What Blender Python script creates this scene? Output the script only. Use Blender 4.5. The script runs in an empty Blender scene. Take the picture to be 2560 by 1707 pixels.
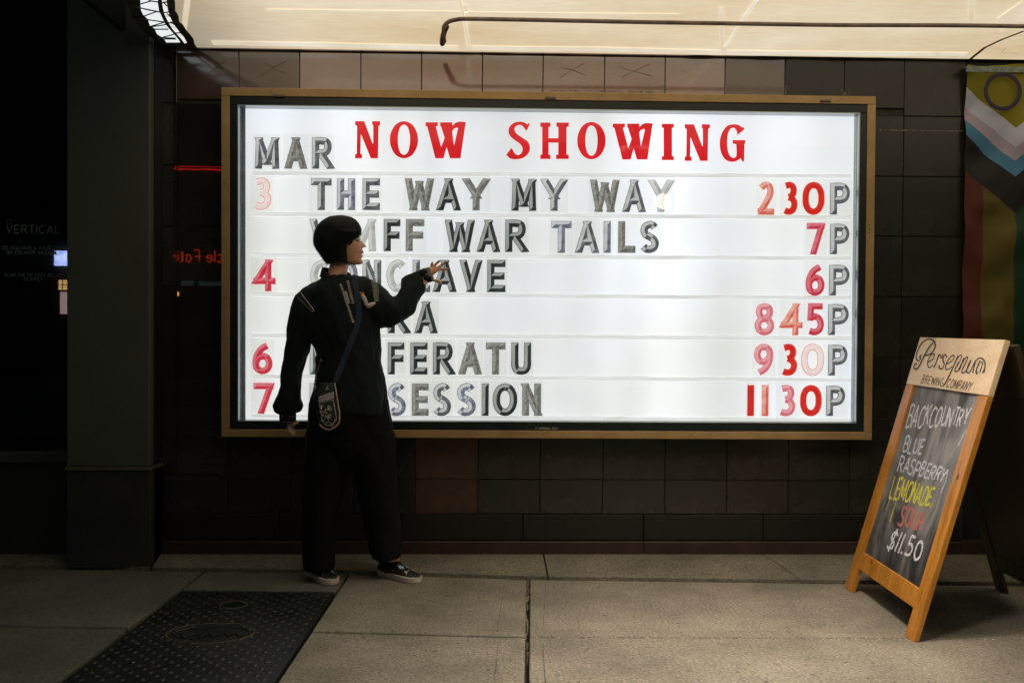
import bpy, bmesh, math, random
from mathutils import Vector, Matrix, noise
from mathutils.bvhtree import BVHTree
from mathutils.geometry import tessellate_polygon

random.seed(7)
S = bpy.context.scene
COL = S.collection
R_ = math.radians

# ------------------------------------------------------------------ camera
CAM = Vector((0, -5.0, 1.185))
FPX = 2489.0
yaw, pit, rol = 0.0278, 0.0164, 0.0071
cF = Vector((math.sin(yaw)*math.cos(pit), math.cos(yaw)*math.cos(pit), -math.sin(pit)))
r0 = Vector((math.cos(yaw), -math.sin(yaw), 0)); u0 = r0.cross(cF)
cR = math.cos(rol)*r0 + math.sin(rol)*u0
cU = -math.sin(rol)*r0 + math.cos(rol)*u0
cd = bpy.data.cameras.new('camera')
cam = bpy.data.objects.new('camera', cd); COL.objects.link(cam)
m = Matrix((cR, cU, -cF)).transposed().to_4x4(); m.translation = CAM
cam.matrix_world = m
cd.lens = 36*FPX/2560; cd.sensor_width = 36; cd.clip_end = 300
cd.dof.use_dof = False
S.camera = cam

# ------------------------------------------------------------------ world, light, exposure
w = bpy.data.worlds.new('World'); S.world = w; w.use_nodes = True
nt = w.node_tree; nt.nodes.clear()
sk = nt.nodes.new('ShaderNodeTexSky'); sk.sky_type = 'NISHITA'; sk.sun_disc = False
sk.sun_elevation = R_(1); sk.sun_rotation = R_(200)
bg = nt.nodes.new('ShaderNodeBackground'); bg.inputs[1].default_value = 0.06
ow = nt.nodes.new('ShaderNodeOutputWorld')
vmx = nt.nodes.new('ShaderNodeVectorMath'); vmx.operation='MULTIPLY'; vmx.inputs[1].default_value=(.62,1.0,.95)
nt.links.new(sk.outputs[0], vmx.inputs[0]); nt.links.new(vmx.outputs[0], bg.inputs[0]); nt.links.new(bg.outputs[0], ow.inputs[0])
sl = bpy.data.lights.new('sun', 'SUN'); sl.energy = 0.02; sl.angle = R_(12); sl.color = (1, .93, .85)
so = bpy.data.objects.new('sun', sl); COL.objects.link(so); so.rotation_euler = (R_(50), 0, R_(-20))
S.view_settings.view_transform = 'Standard'; S.view_settings.look = 'None'
S.view_settings.exposure = 0.0; S.view_settings.gamma = 1.0

# levels of the lit things and of the added fill lamps
L_PANEL = 1.0       # light box face
L_SOFFIT = .94      # glowing canopy skin
L_FILL = 520.0        # added lamps, unseen above the frame, to brighten pavement and board

# ------------------------------------------------------------------ geometry helpers
def ray(px, py):
    return cF + cR*((px-1280)/FPX) - cU*((py-853.5)/FPX)
def ony(px, py, y=0.0):
    v = ray(px, py); return CAM + v*((y-CAM.y)/v.y)
def onz(px, py, z=0.0):
    v = ray(px, py); return CAM + v*((z-CAM.z)/v.z)
def onpl(px, py, P0, n):
    v = ray(px, py); return CAM + v*((P0-CAM).dot(n)/v.dot(n))

def link(name, me, mat=None, parent=None):
    o = bpy.data.objects.new(name, me); COL.objects.link(o)
    if mat is not None:
        for k in (mat if isinstance(mat, (list, tuple)) else [mat]): me.materials.append(k)
    if parent: o.parent = parent
    return o
def tag(o, label=None, cat=None, group=None, kind=None):
    if label: o['label'] = label
    if cat: o['category'] = cat
    if group: o['group'] = group
    if kind: o['kind'] = kind
    return o
def empty(name, loc=(0,0,0)):
    o = bpy.data.objects.new(name, None); COL.objects.link(o); o.location = loc
    o.empty_display_size = .1
    return o
class MB:
    """collects faces, builds ONE mesh; coordinates are world; origin subtracted at build"""
    def __init__(s): s.v=[]; s.f=[]; s.m=[]
    def add(s, vs, fs, mi=0):
        b=len(s.v); s.v += [Vector(v) for v in vs]
        for f in fs: s.f.append([i+b for i in f]); s.m.append(mi)
        return s
    def box(s, a, b, mi=0):
        x0,y0,z0=[min(a[i],b[i]) for i in range(3)]; x1,y1,z1=[max(a[i],b[i]) for i in range(3)]
        return s.add([(x0,y0,z0),(x1,y0,z0),(x1,y1,z0),(x0,y1,z0),(x0,y0,z1),(x1,y0,z1),(x1,y1,z1),(x0,y1,z1)],
              [(0,3,2,1),(4,5,6,7),(0,1,5,4),(1,2,6,5),(2,3,7,6),(3,0,4,7)], mi)
    def hexa(s, q, off, mi=0):
        """quad q (4 pts) extruded by vector off"""
        q=[Vector(p) for p in q]; off=Vector(off)
        return s.add(q+[p+off for p in q], [(0,1,2,3),(7,6,5,4),(0,4,5,1),(1,5,6,2),(2,6,7,3),(3,7,4,0)], mi)
    def tube(s, pts, r, n=8, mi=0, caps=True):
        pts=[Vector(p) for p in pts]; rs = r if isinstance(r,(list,tuple)) else [r]*len(pts)
        b=len(s.v); prev=None
        for i,p in enumerate(pts):
            t=(pts[min(i+1,len(pts)-1)]-pts[max(i-1,0)])
            if t.length<1e-9: t=Vector((0,0,1))
            t.normalize()
            if prev is None:
                a=Vector((0,0,1)) if abs(t.z)<.9 else Vector((0,1,0)); a=(a-t*a.dot(t)).normalized()
            else:
                a=prev-t*prev.dot(t); a.normalize()
            prev=a; c=t.cross(a)
            for k in range(n):
                q=2*math.pi*k/n; s.v.append(p+(a*math.cos(q)+c*math.sin(q))*rs[i])
        for i in range(len(pts)-1):
            for k in range(n):
                s.f.append([b+i*n+k, b+i*n+(k+1)%n, b+(i+1)*n+(k+1)%n, b+(i+1)*n+k]); s.m.append(mi)
        if caps:
            s.f.append([b+k for k in range(n)][::-1]); s.m.append(mi)
            s.f.append([b+(len(pts)-1)*n+k for k in range(n)]); s.m.append(mi)
        return s
    def loft(s, rings, mi=0, caps=True):
        b=len(s.v); n=len(rings[0])
        for r in rings: s.v += [Vector(p) for p in r]
        for i in range(len(rings)-1):
            for k in range(n):
                s.f.append([b+i*n+k, b+i*n+(k+1)%n, b+(i+1)*n+(k+1)%n, b+(i+1)*n+k]); s.m.append(mi)
        if caps:
            s.f.append([b+k for k in range(n)][::-1]); s.m.append(mi)
            s.f.append([b+(len(rings)-1)*n+k for k in range(n)]); s.m.append(mi)
        return s
    def ribbon(s, pts, wd, nrm, mi=0):
        """flat strip along pts of width wd (float or list) facing nrm"""
        pts=[Vector(p) for p in pts]; nrm=Vector(nrm)
        b=len(s.v)
        for i,p in enumerate(pts):
            t=pts[min(i+1,len(pts)-1)]-pts[max(i-1,0)]
            sd=t.cross(nrm)
            if sd.length<1e-9: sd=Vector((1,0,0))
            sd.normalize(); h=(wd[i] if isinstance(wd,(list,tuple)) else wd)/2
            s.v += [p-sd*h, p+sd*h]
        for i in range(len(pts)-1):
            s.f.append([b+2*i,b+2*i+1,b+2*i+3,b+2*i+2]); s.m.append(mi)
        return s
    def build(s, name, mat, parent=None, origin=None, smooth=False, bevel=0):
        o0=Vector(origin) if origin is not None else (parent.matrix_world.translation*0+Vector(PO.get(parent.name,(0,0,0))) if parent else Vector((0,0,0)))
        me=bpy.data.meshes.new(name); me.from_pydata([v-o0 for v in s.v],[],s.f)
        o=link(name, me, mat, parent)
        if origin is not None and parent is None: o.location=o0
        for p,i in zip(me.polygons,s.m): p.material_index=i; p.use_smooth=smooth
        bm=bmesh.new(); bm.from_mesh(me)
        if bevel:
            bmesh.ops.bevel(bm, geom=bm.edges[:], offset=bevel, segments=1, affect='EDGES', clamp_overlap=True)
        bmesh.ops.recalc_face_normals(bm, faces=bm.faces); bm.to_mesh(me); bm.free()
        if smooth:
            for p in me.polygons: p.use_smooth=True
        PO[o.name]=tuple(o0)
        return o
PO = {}       # world origin of every root, so children can be written in world coordinates
def root(name, loc, label, cat, group=None):
    o=empty(name, loc); PO[o.name]=tuple(loc); return tag(o,label,cat,group)

def cr(pts, n=6, closed=False):
    """Catmull-Rom"""
    P=[Vector(p) for p in pts]; out=[]; N=len(P)
    rng=range(N if closed else N-1)
    for i in rng:
        if closed: a,b,c,d=P[(i-1)%N],P[i],P[(i+1)%N],P[(i+2)%N]
        else: a,b,c,d=P[max(i-1,0)],P[i],P[i+1],P[min(i+2,N-1)]
        for k in range(n):
            t=k/n
            out.append(.5*((2*b)+(c-a)*t+(2*a-5*b+4*c-d)*t*t+(3*b-a-3*c+d)*t**3))
    if not closed: out.append(P[-1])
    return out

# ------------------------------------------------------------------ materials
def nodes(name):
    mt=bpy.data.materials.new(name); mt.use_nodes=True; t=mt.node_tree
    return mt, t, t.nodes['Principled BSDF'], t.nodes['Material Output']
def mat(name, col, rough=.6, var=.0, scale=8., bump=0., bscale=60., metal=0., ior=1.5, spec=None, col2=None, stretch=None, sheen=0, emit=None, es=0, coat=0, fine=0., perobj=0.):
    mt,t,b,o=nodes(name); N=t.nodes; Lk=t.links
    b.inputs['Roughness'].default_value=rough; b.inputs['Metallic'].default_value=metal; b.inputs['IOR'].default_value=ior
    if spec is not None: b.inputs['Specular IOR Level'].default_value=spec
    if sheen: b.inputs['Sheen Weight'].default_value=sheen; b.inputs['Sheen Roughness'].default_value=.4
    if coat: b.inputs['Coat Weight'].default_value=coat; b.inputs['Coat Roughness'].default_value=.08
    tc=N.new('ShaderNodeTexCoord'); mp=N.new('ShaderNodeMapping'); Lk.new(tc.outputs['Object'],mp.inputs[0])
    if stretch: mp.inputs['Scale'].default_value=stretch
    if var or col2:
        nz=N.new('ShaderNodeTexNoise'); nz.inputs['Scale'].default_value=scale; nz.inputs['Detail'].default_value=7; nz.inputs['Roughness'].default_value=.65
        Lk.new(mp.outputs[0],nz.inputs[0])
        rp=N.new('ShaderNodeValToRGB'); rp.color_ramp.elements[0].position=.32; rp.color_ramp.elements[1].position=.68
        c2=col2 if col2 else tuple(min(1,c*(1+var)) for c in col); c1=col if col2 else tuple(c*(1-var) for c in col)
        rp.color_ramp.elements[0].color=(*c1,1); rp.color_ramp.elements[1].color=(*c2,1)
        Lk.new(nz.outputs[0],rp.inputs[0]); src=rp.outputs[0]
        if fine:
            n2=N.new('ShaderNodeTexNoise'); n2.inputs['Scale'].default_value=scale*28; n2.inputs['Detail'].default_value=4
            Lk.new(mp.outputs[0],n2.inputs[0])
            r2=N.new('ShaderNodeMapRange'); r2.inputs['From Min'].default_value=.3; r2.inputs['From Max'].default_value=.7
            r2.inputs['To Min'].default_value=1-fine; r2.inputs['To Max'].default_value=1+fine
            Lk.new(n2.outputs[0],r2.inputs[0])
            mx=N.new('ShaderNodeVectorMath'); mx.operation='SCALE'; Lk.new(src,mx.inputs[0]); Lk.new(r2.outputs[0],mx.inputs['Scale']); src=mx.outputs[0]
        if perobj:
            oi=N.new('ShaderNodeObjectInfo'); r3=N.new('ShaderNodeMapRange'); r3.inputs['To Min'].default_value=1-perobj; r3.inputs['To Max'].default_value=1+perobj
            Lk.new(oi.outputs['Random'],r3.inputs[0])
            mx=N.new('ShaderNodeVectorMath'); mx.operation='SCALE'; Lk.new(src,mx.inputs[0]); Lk.new(r3.outputs[0],mx.inputs['Scale']); src=mx.outputs[0]
        Lk.new(src,b.inputs['Base Color'])
        mr=N.new('ShaderNodeMapRange'); mr.inputs['To Min'].default_value=max(0,rough*.75); mr.inputs['To Max'].default_value=min(1,rough*1.3)
        Lk.new(nz.outputs[0],mr.inputs[0]); Lk.new(mr.outputs[0],b.inputs['Roughness'])
    else: b.inputs['Base Color'].default_value=(*col,1)
    if bump:
        nb=N.new('ShaderNodeTexNoise'); nb.inputs['Scale'].default_value=bscale; nb.inputs['Detail'].default_value=5
        Lk.new(mp.outputs[0],nb.inputs[0]); bp=N.new('ShaderNodeBump'); bp.inputs['Strength'].default_value=min(1,bump); bp.inputs['Distance'].default_value=.004
        Lk.new(nb.outputs[0],bp.inputs['Height']); Lk.new(bp.outputs[0],b.inputs['Normal'])
    if emit:
        b.inputs['Emission Color'].default_value=(*emit,1); b.inputs['Emission Strength'].default_value=es
    return mt
def emat(name, c1, c2, strength, scale=(1,1,1), nscale=3., lo=.35, hi=.65, base=(.3,.3,.3), rough=.35, detail=6):
    """something translucent that is lit from behind: mottled emission"""
    mt,t,b,o=nodes(name); N=t.nodes; Lk=t.links
    tc=N.new('ShaderNodeTexCoord'); mp=N.new('ShaderNodeMapping'); mp.inputs['Scale'].default_value=scale
    Lk.new(tc.outputs['Object'],mp.inputs[0]); nz=N.new('ShaderNodeTexNoise'); nz.inputs['Scale'].default_value=nscale; nz.inputs['Detail'].default_value=detail
    nz.inputs['Roughness'].default_value=.6
    Lk.new(mp.outputs[0],nz.inputs[0]); rp=N.new('ShaderNodeValToRGB')
    rp.color_ramp.elements[0].position=lo; rp.color_ramp.elements[1].position=hi
    rp.color_ramp.elements[0].color=(*c1,1); rp.color_ramp.elements[1].color=(*c2,1)
    Lk.new(nz.outputs[0],rp.inputs[0]); Lk.new(rp.outputs[0],b.inputs['Emission Color'])
    b.inputs['Emission Strength'].default_value=strength
    b.inputs['Base Color'].default_value=(*base,1); b.inputs['Roughness'].default_value=rough
    return mt
def trmat(name, col, gloss_ior=1.45, rough=.02, spec=1.0):
    """thin clear sheet: tinted transparency with a Fresnel reflection"""
    mt,t,b,o=nodes(name); N=t.nodes; Lk=t.links; N.remove(b)
    tr=N.new('ShaderNodeBsdfTransparent'); tr.inputs[0].default_value=(*col,1)
    gl=N.new('ShaderNodeBsdfGlossy'); gl.inputs['Roughness'].default_value=rough
    fr=N.new('ShaderNodeFresnel'); fr.inputs[0].default_value=gloss_ior
    mx=N.new('ShaderNodeMixShader'); Lk.new(fr.outputs[0],mx.inputs[0]); Lk.new(tr.outputs[0],mx.inputs[1]); Lk.new(gl.outputs[0],mx.inputs[2])
    Lk.new(mx.outputs[0],o.inputs[0]); return mt

M={}
def tilemat(name, c1, c2, rough, ior, perobj):
    return mat(name, c1, rough, col2=c2, scale=5, bump=(.012 if rough<.05 else .05), bscale=9, ior=ior, fine=.12, perobj=perobj)
M['tile'] = tilemat('glazed_tile', (.022,.021,.018),(.038,.034,.028), .008, 1.8, .25)
M['tile_top_lit'] = tilemat('glazed_tile_top_lit', (.17,.080,.058),(.30,.145,.11), .08, 2.5, .12)  # same wall tile, canopy light put into a lighter base colour
M['tile_half_lit'] = tilemat('glazed_tile_half_lit', (.080,.050,.040),(.125,.075,.058), .12, 2.0, .12)  # same wall tile, weaker canopy light put into its colour
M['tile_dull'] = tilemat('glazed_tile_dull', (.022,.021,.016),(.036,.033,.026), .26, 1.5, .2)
M['tile_rust'] = mat('rust_tile',(.050,.026,.015),.5,col2=(.11,.058,.032),scale=16,bump=.2,bscale=60,fine=.25)
M['grout'] = mat('grout',(.05,.047,.038),.9,var=.4,scale=12,bump=.2)
M['granite'] = mat('dark_stone',(.014,.012,.010),.45,var=.4,scale=30,fine=.3)
M['skirt'] = mat('brown_skirting',(.045,.025,.018),.4,var=.35,scale=9,fine=.2)
M['pilaster'] = mat('painted_column',(.085,.098,.080),.55,var=.10,scale=3,bump=.08,bscale=90,fine=.08)
M['black'] = mat('black_metal',(.012,.016,.016),.35,var=.3,scale=10)
M['darkgap'] = mat('dark_recess',(.010,.010,.010),.8)
M['gold'] = mat('gold_anodised_frame',(.50,.33,.15),.42,var=.16,scale=7,metal=.2,bump=.04,bscale=80,fine=.12)
M['door'] = mat('black_green_door_frame',(.014,.024,.024),.3,var=.25,scale=14,fine=.15)
M['reveal'] = mat('bright_reveal',(.30,.34,.36),.25,var=.25,scale=20,metal=.6)
M['conc'] = None

def concrete(name, c1, c2, speck=.35):
    mt,t,b,o=nodes(name); N=t.nodes; Lk=t.links
    tc=N.new('ShaderNodeTexCoord')
    def nz(s,d=6,sc=None):
        n=N.new('ShaderNodeTexNoise'); n.inputs['Scale'].default_value=s; n.inputs['Detail'].default_value=d; n.inputs['Roughness'].default_value=.65
        if sc:
            mp=N.new('ShaderNodeMapping'); mp.inputs['Scale'].default_value=sc; Lk.new(tc.outputs['Object'],mp.inputs[0]); Lk.new(mp.outputs[0],n.inputs[0])
        else: Lk.new(tc.outputs['Object'],n.inputs[0])
        return n
    big=nz(2.4,9); rp=N.new('ShaderNodeValToRGB'); rp.color_ramp.elements[0].position=.35; rp.color_ramp.elements[1].position=.66
    rp.color_ramp.elements[0].color=(*c1,1); rp.color_ramp.elements[1].color=(*c2,1); Lk.new(big.outputs[0],rp.inputs[0])
    fine=nz(85,6); mr=N.new('ShaderNodeMapRange'); mr.inputs['From Min'].default_value=.3; mr.inputs['From Max'].default_value=.7
    mr.inputs['To Min'].default_value=1-speck; mr.inputs['To Max'].default_value=1+speck; Lk.new(fine.outputs[0],mr.inputs[0])
    brush=nz(26,3,(5,.5,1)); mb=N.new('ShaderNodeMapRange'); mb.inputs['From Min'].default_value=.3; mb.inputs['From Max'].default_value=.7; mb.inputs['To Min'].default_value=.88; mb.inputs['To Max'].default_value=1.12
    Lk.new(brush.outputs[0],mb.inputs[0])
    mm=N.new('ShaderNodeMath'); mm.operation='MULTIPLY'; Lk.new(mr.outputs[0],mm.inputs[0]); Lk.new(mb.outputs[0],mm.inputs[1])
    # dark gum spots and pits
    vo=N.new('ShaderNodeTexVoronoi'); vo.inputs['Scale'].default_value=9; Lk.new(tc.outputs['Object'],vo.inputs[0])
    dt=N.new('ShaderNodeMapRange'); dt.inputs['From Min'].default_value=.05; dt.inputs['From Max'].default_value=.11; dt.inputs['To Min'].default_value=.35; dt.inputs['To Max'].default_value=1
    n5=nz(45,2); ad=N.new('ShaderNodeMath'); ad.operation='MULTIPLY_ADD'; ad.inputs[1].default_value=.14; Lk.new(n5.outputs[0],ad.inputs[0]); Lk.new(vo.outputs['Distance'],ad.inputs[2])
    sb=N.new('ShaderNodeMath'); sb.operation='SUBTRACT'; sb.inputs[1].default_value=.055; Lk.new(ad.outputs[0],sb.inputs[0]); Lk.new(sb.outputs[0],dt.inputs[0])
    m2=N.new('ShaderNodeMath'); m2.operation='MULTIPLY'; Lk.new(mm.outputs[0],m2.inputs[0]); Lk.new(dt.outputs[0],m2.inputs[1])
    oi=N.new('ShaderNodeObjectInfo'); r3=N.new('ShaderNodeMapRange'); r3.inputs['To Min'].default_value=.9; r3.inputs['To Max'].default_value=1.1; Lk.new(oi.outputs['Random'],r3.inputs[0])
    m3=N.new('ShaderNodeMath'); m3.operation='MULTIPLY'; Lk.new(m2.outputs[0],m3.inputs[0]); Lk.new(r3.outputs[0],m3.inputs[1])
    vm=N.new('ShaderNodeVectorMath'); vm.operation='SCALE'; Lk.new(rp.outputs[0],vm.inputs[0]); Lk.new(m3.outputs[0],vm.inputs['Scale']); Lk.new(vm.outputs[0],b.inputs['Base Color'])
    b.inputs['Roughness'].default_value=.8
    bp=N.new('ShaderNodeBump'); bp.inputs['Strength'].default_value=.5; bp.inputs['Distance'].default_value=.0025; Lk.new(fine.outputs[0],bp.inputs['Height']); Lk.new(bp.outputs[0],b.inputs['Normal'])
    return mt
M['conc']=concrete('brushed_concrete',(.155,.142,.112),(.275,.248,.20),.55)
M['conc_dim']=concrete('dimmed_concrete',(.085,.090,.070),(.155,.155,.122),.5)  # left slabs: the weaker light there is put into a darker colour
M['kerb']=concrete('old_kerb_concrete',(.11,.105,.08),(.21,.19,.14),.6)
M['asphalt']=mat('asphalt',(.045,.045,.045),.85,var=.3,scale=40,fine=.3,bump=.3)
M['joint']=mat('joint_dirt',(.022,.020,.014),.95,var=.5,scale=60,bump=.6,bscale=120)
M['pebble']=mat('pebble',(.5,.44,.36),.8)
M['iron']=mat('cast_iron',(.028,.034,.033),.42,var=.45,scale=5,metal=.55,bump=.15,bscale=140,fine=.3)
M['irondirt']=mat('iron_dirt',(.10,.085,.045),.9,var=.4,scale=40)

# ------------------------------------------------------------------ ground: sidewalk slabs, kerb strip, road
def slab(poly, parent, name='slab', z=0.0, th=.10, mt=None, bev=.004):
    b=MB(); n=len(poly)
    P=[Vector((p[0],p[1],z)) for p in poly]; Q=[p-Vector((0,0,th)) for p in P]
    b.add(P+Q,[tuple(range(n)),tuple(range(2*n-1,n-1,-1))]+[(i,i+n,(i+1)%n+n,(i+1)%n) for i in range(n)])
    # subdivide the rim a little so the arrises wander
    return b.build(name, mt or M['conc'], parent, bevel=bev)
def inset(poly, g):
    """shrink a convex ccw/cw polygon by g"""
    c=Vector((sum(p[0] for p in poly)/len(poly), sum(p[1] for p in poly)/len(poly)))
    n=len(poly); L=[]
    for i in range(n):
        a=Vector(poly[i][:2]); b=Vector(poly[(i+1)%n][:2]); d=(b-a).normalized(); nn=Vector((-d.y,d.x))
        if (c-a).dot(nn)<0: nn=-nn
        L.append((a+nn*g,d))
    out=[]
    for i in range(n):
        p,d=L[i-1]; q,e=L[i]; cr_=d.x*e.y-d.y*e.x
        if abs(cr_)<1e-6: out.append(q); continue
        t=((q.x-p.x)*e.y-(q.y-p.y)*e.x)/cr_; out.append(p+d*t)
    return [(v.x,v.y) for v in out]
walk=empty('sidewalk'); tag(walk,kind='structure'); PO['sidewalk']=(0,0,0)
walk['label']='grey concrete sidewalk of brushed slabs with dark joints below the sign'
# joint lines on the ground (metres)
def lerp(a,b,t): return a+(b-a)*t
def J1(x):   # back line
    pts=[(-6,.05),(-2.32,-.159),(-.63,-.266),(.2,-.372),(.31,-.386),(1.5,-.443),(6,-.66)]
    for (a,ya),(b,yb) in zip(pts,pts[1:]):
        if x<=b: return lerp(ya,yb,(x-a)/(b-a))
    return yb
def J2(x): return lerp(-1.083,-1.161,(x+1.88)/1.23) if x<-.65 else lerp(-1.161,-1.235,(x+.65)/.82) if x<.17 else lerp(-1.235,-1.26,(x-.17)/1.45)
def Jn(x,k): return J2(x)-.86*k
def VA(y): return lerp(-1.337,-1.398,(y+.45)/-1.26)     # left joint
def VB(y): return lerp(-.642,-.683,(y+.45)/-1.26)
def VC(y): return lerp(.213,.148,(y+.378)/-1.344)
lower=MB().box((-9,-5.9,-.25),(9,.4,-.034)).build('joint_bed',M['joint'],walk)
lower['label']='dark dirt-filled joints between the sidewalk slabs'
cols=[(lambda y:-3.9-.04*y-.1, VA, .007),(VA,VB,.007),(VB,VC,.007),(VC,lambda y:2.75+.03*y,.007),(lambda y:2.75+.03*y,lambda y:5.3,.007)]
rows=[(J1,J2),(J2,lambda x:Jn(x,1)),(lambda x:Jn(x,1),lambda x:Jn(x,2)),(lambda x:Jn(x,2),lambda x:Jn(x,3)),(lambda x:Jn(x,3),lambda x:Jn(x,4)+.0)]
HZ=-.567  # far edge of the iron cover
def quad(ca,cb,ra,rb):
    out=[]
    for c,r in ((ca,ra),(cb,ra),(cb,rb),(ca,rb)):
        y=-1.0
        for _ in range(6): x=c(y); y=r(x)
        out.append((x,y))
    return out
for ci,(ca,cb,g) in enumerate(cols):
    for ri,(ra,rb) in enumerate(rows):
        if ci==1 and ri==0:
            q=quad(ca,cb,ra,lambda x:HZ+(x+1.0)*-.038); slab(inset(q,.006),walk,mt=M['conc_dim']); continue
        if ci==1 and ri in(1,): continue
        if ci==1 and ri==2:
            q=quad(ca,cb,lambda x:-1.97,rb); slab(inset(q,.006),walk); continue
        q=quad(ca,cb,ra,rb)
        qq=inset(q,.0075)
        if ci==2: qq=[(p[0]-(.001 if k in(1,2) else 0),p[1]) for k,p in enumerate(qq)]
        if ci==3: qq=[(p[0]+(.001 if k in(0,3) else 0),p[1]) for k,p in enumerate(qq)]
        slab(qq,walk,z=random.uniform(-.0015,.0015),mt=M['conc_dim'] if ci==0 else None)
# tooled border lines inside the slabs (real shallow grooves read as thin dark sheets of dirt)
b=MB()
def groove(p,q,wd=.0022):
    n=14; pts=[]
    for i in range(n+1):
        t=i/n; pts.append(Vector((lerp(p[0],q[0],t)+random.uniform(-.0008,.0008),lerp(p[1],q[1],t)+random.uniform(-.0008,.0008),.0035)))
    b.ribbon(pts,[wd*random.uniform(.2,1.0) for _ in pts],(0,0,1))
groove((-.20+.3,-.47),(.06,-1.12)); groove((-.5,-1.10),(.06,-1.155)); groove((.29,-.45),(.235,-1.17)); groove((.24,-1.165),(1.7,-1.20)); groove((1.7,-1.20),(2.6,-1.22))
groove((.225,-1.32),(.2,-1.95)); groove((.06,-1.30),(.03,-1.95)); groove((-.6,-.42),(.05,-.47),.003)
b.build('tooled_line',M['joint'],walk)
b=MB()
for k in range(22):
    t=random.random(); y=lerp(-.39,-1.9,t); x=VC(y)+random.uniform(-.006,.006); r=random.uniform(.0012,.003)
    b.box((x-r,y-r,-.036),(x+r,y+r,-.012+r))
for k in range(40):
    x=random.uniform(.2,2.3); y=J2(x)+random.uniform(-.006,.006); r=random.uniform(.0015,.003); b.box((x-r,y-r,-.036),(x+r,y+r,-.004+r))
o=b.build('joint_gravel',M['pebble'],walk); o['kind']='stuff'

b=MB()
for k in range(150):
    x=random.uniform(-2.2,2.4); y=random.uniform(-1.9,-.42); rr=random.uniform(.0015,.0055)
    if -1.42<x<-.62 and y<-.55: continue
    a0=random.random()*3; b.add([(x+rr*random.uniform(.6,1.5)*math.cos(a0+i*1.05),y+rr*random.uniform(.5,1)*math.sin(a0+i*1.05),.0030+.001*math.sin(i*2+a0)) for i in range(6)],[tuple(range(6))])
o=b.build('street_grit',M['joint'],walk); o['kind']='stuff'
ks=empty('kerb'); tag(ks,kind='structure'); PO['kerb']=(0,0,0); ks['label']='narrow worn concrete strip along the foot of the tiled wall'
def kquad(x0,x1,xa=None,xb=None):
    xa=x0 if xa is None else xa; xb=x1 if xb is None else xb
    z=.026; n=8; g=.004; v=[]; b=MB()
    for i in range(n+1):
        t=i/n; xt=lerp(x0,x1,t); xf=lerp(xa,xb,t); yf=J1(xf)+.013
        yb=.02; ym=lerp(yf,yb,.52)+random.uniform(-.004,.004)
        v+= [(xt,yb,z+.012),(lerp(xt,xf,.5),ym,z+.004),(xf,yf+random.uniform(0,.004),.012),(xf,yf,-.05)]
    f=[]
    for i in range(n):
        for k in range(3): f.append((4*i+k,4*i+k+1,4*i+k+5,4*i+k+4))
    f+= [(0,1,2,3),(4*n,4*n+3,4*n+2,4*n+1)]
    b.add(v,f); return b.build('kerb_block',M['kerb'],ks)
kquad(-6,-1.62,-6,-1.60); kquad(-1.605,.300,-1.585,.300); kquad(.308,1.40,.308,1.475); kquad(1.408,3.0,1.483,3.0); kquad(3.01,6,3.01,6)
road=MB().box((-40,-14,-.30),(40,-5.96,-.14)).build('road',M['asphalt']); tag(road,kind='structure')
kb=MB().box((-40,-5.955,-.3),(40,-5.80,-.005)).build('road_kerb',M['kerb'],bevel=.01); tag(kb,kind='structure')
gr=MB().box((-80,-80,-.5),(80,60,-.31)).build('ground',M['asphalt']); tag(gr,kind='structure')
fw=MB().box((-40,-17.5,-.30),(40,-14.005,-.01)).build('far_pavement',M['kerb']); tag(fw,kind='structure')
sw2=MB().box((-40,-5.79,-.3),(-9.01,-.0,-.004)).box((9.01,-5.79,-.3),(40,-.0,-.004)).box((-9.0,-5.79,-.25),(-5.31,-.4,-.002)).box((5.31,-5.79,-.25),(9.0,-.7,-.002)).build('pavement',M['conc']); tag(sw2,kind='structure')

# ------------------------------------------------------------------ iron utility cover
hx0,hx1=lambda y:VA(y)+.008,lambda y:VB(y)-.008
cover=root('utility_cover',(-1.03,-1.25,0),'dark studded iron utility cover set in the sidewalk left of the woman','utility cover')
fy=lambda x:HZ-.008+(x+1.0)*-.038
q=[(hx0(-.55),fy(-1.35)),(hx1(-.55),fy(-.65)),(hx1(-1.96),-1.962),(hx0(-1.96),-1.962)]
pl=slab(q,cover,'cover_plate',z=-.004,th=.05,mt=M['iron'],bev=.003)
kc=onz(584,1509,0); oc=onz(527,1579,0)
cnt=[]
row=0; y=-.60
while y>-1.95:
    x=hx0(y)+.02+(row%2)*.0335
    while x<hx1(y)-.012:
        dx,dy=x-oc.x,y-oc.y
        if math.hypot(x-kc.x,y-kc.y)>.068 and (dx/.155)**2+(dy/.10)**2>1: cnt.append((x+.012*math.sin(row*.0),y))
        x+=.067
    y-=.0345; row+=1
cnt.sort(key=lambda p:p[1])
sb=bmesh.new(); bmesh.ops.create_uvsphere(sb,u_segments=8,v_segments=4,radius=.0105)
bmesh.ops.scale(sb,vec=(1.25,.9,.42),verts=sb.verts)
bmesh.ops.delete(sb,geom=[v for v in sb.verts if v.co.z<-.001],context='VERTS')
sm=bpy.data.meshes.new('stud'); sb.to_mesh(sm); sb.free(); sm.materials.append(M['iron'])
for p in sm.polygons: p.use_smooth=True
cl=Vector(PO[cover.name])
for x,y in cnt[:300]:
    o=bpy.data.objects.new('stud',sm); COL.objects.link(o); o.parent=cover; o.location=Vector((x,y,-.004))-cl; o.rotation_euler=(0,0,R_(25+random.uniform(-6,6)))
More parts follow.
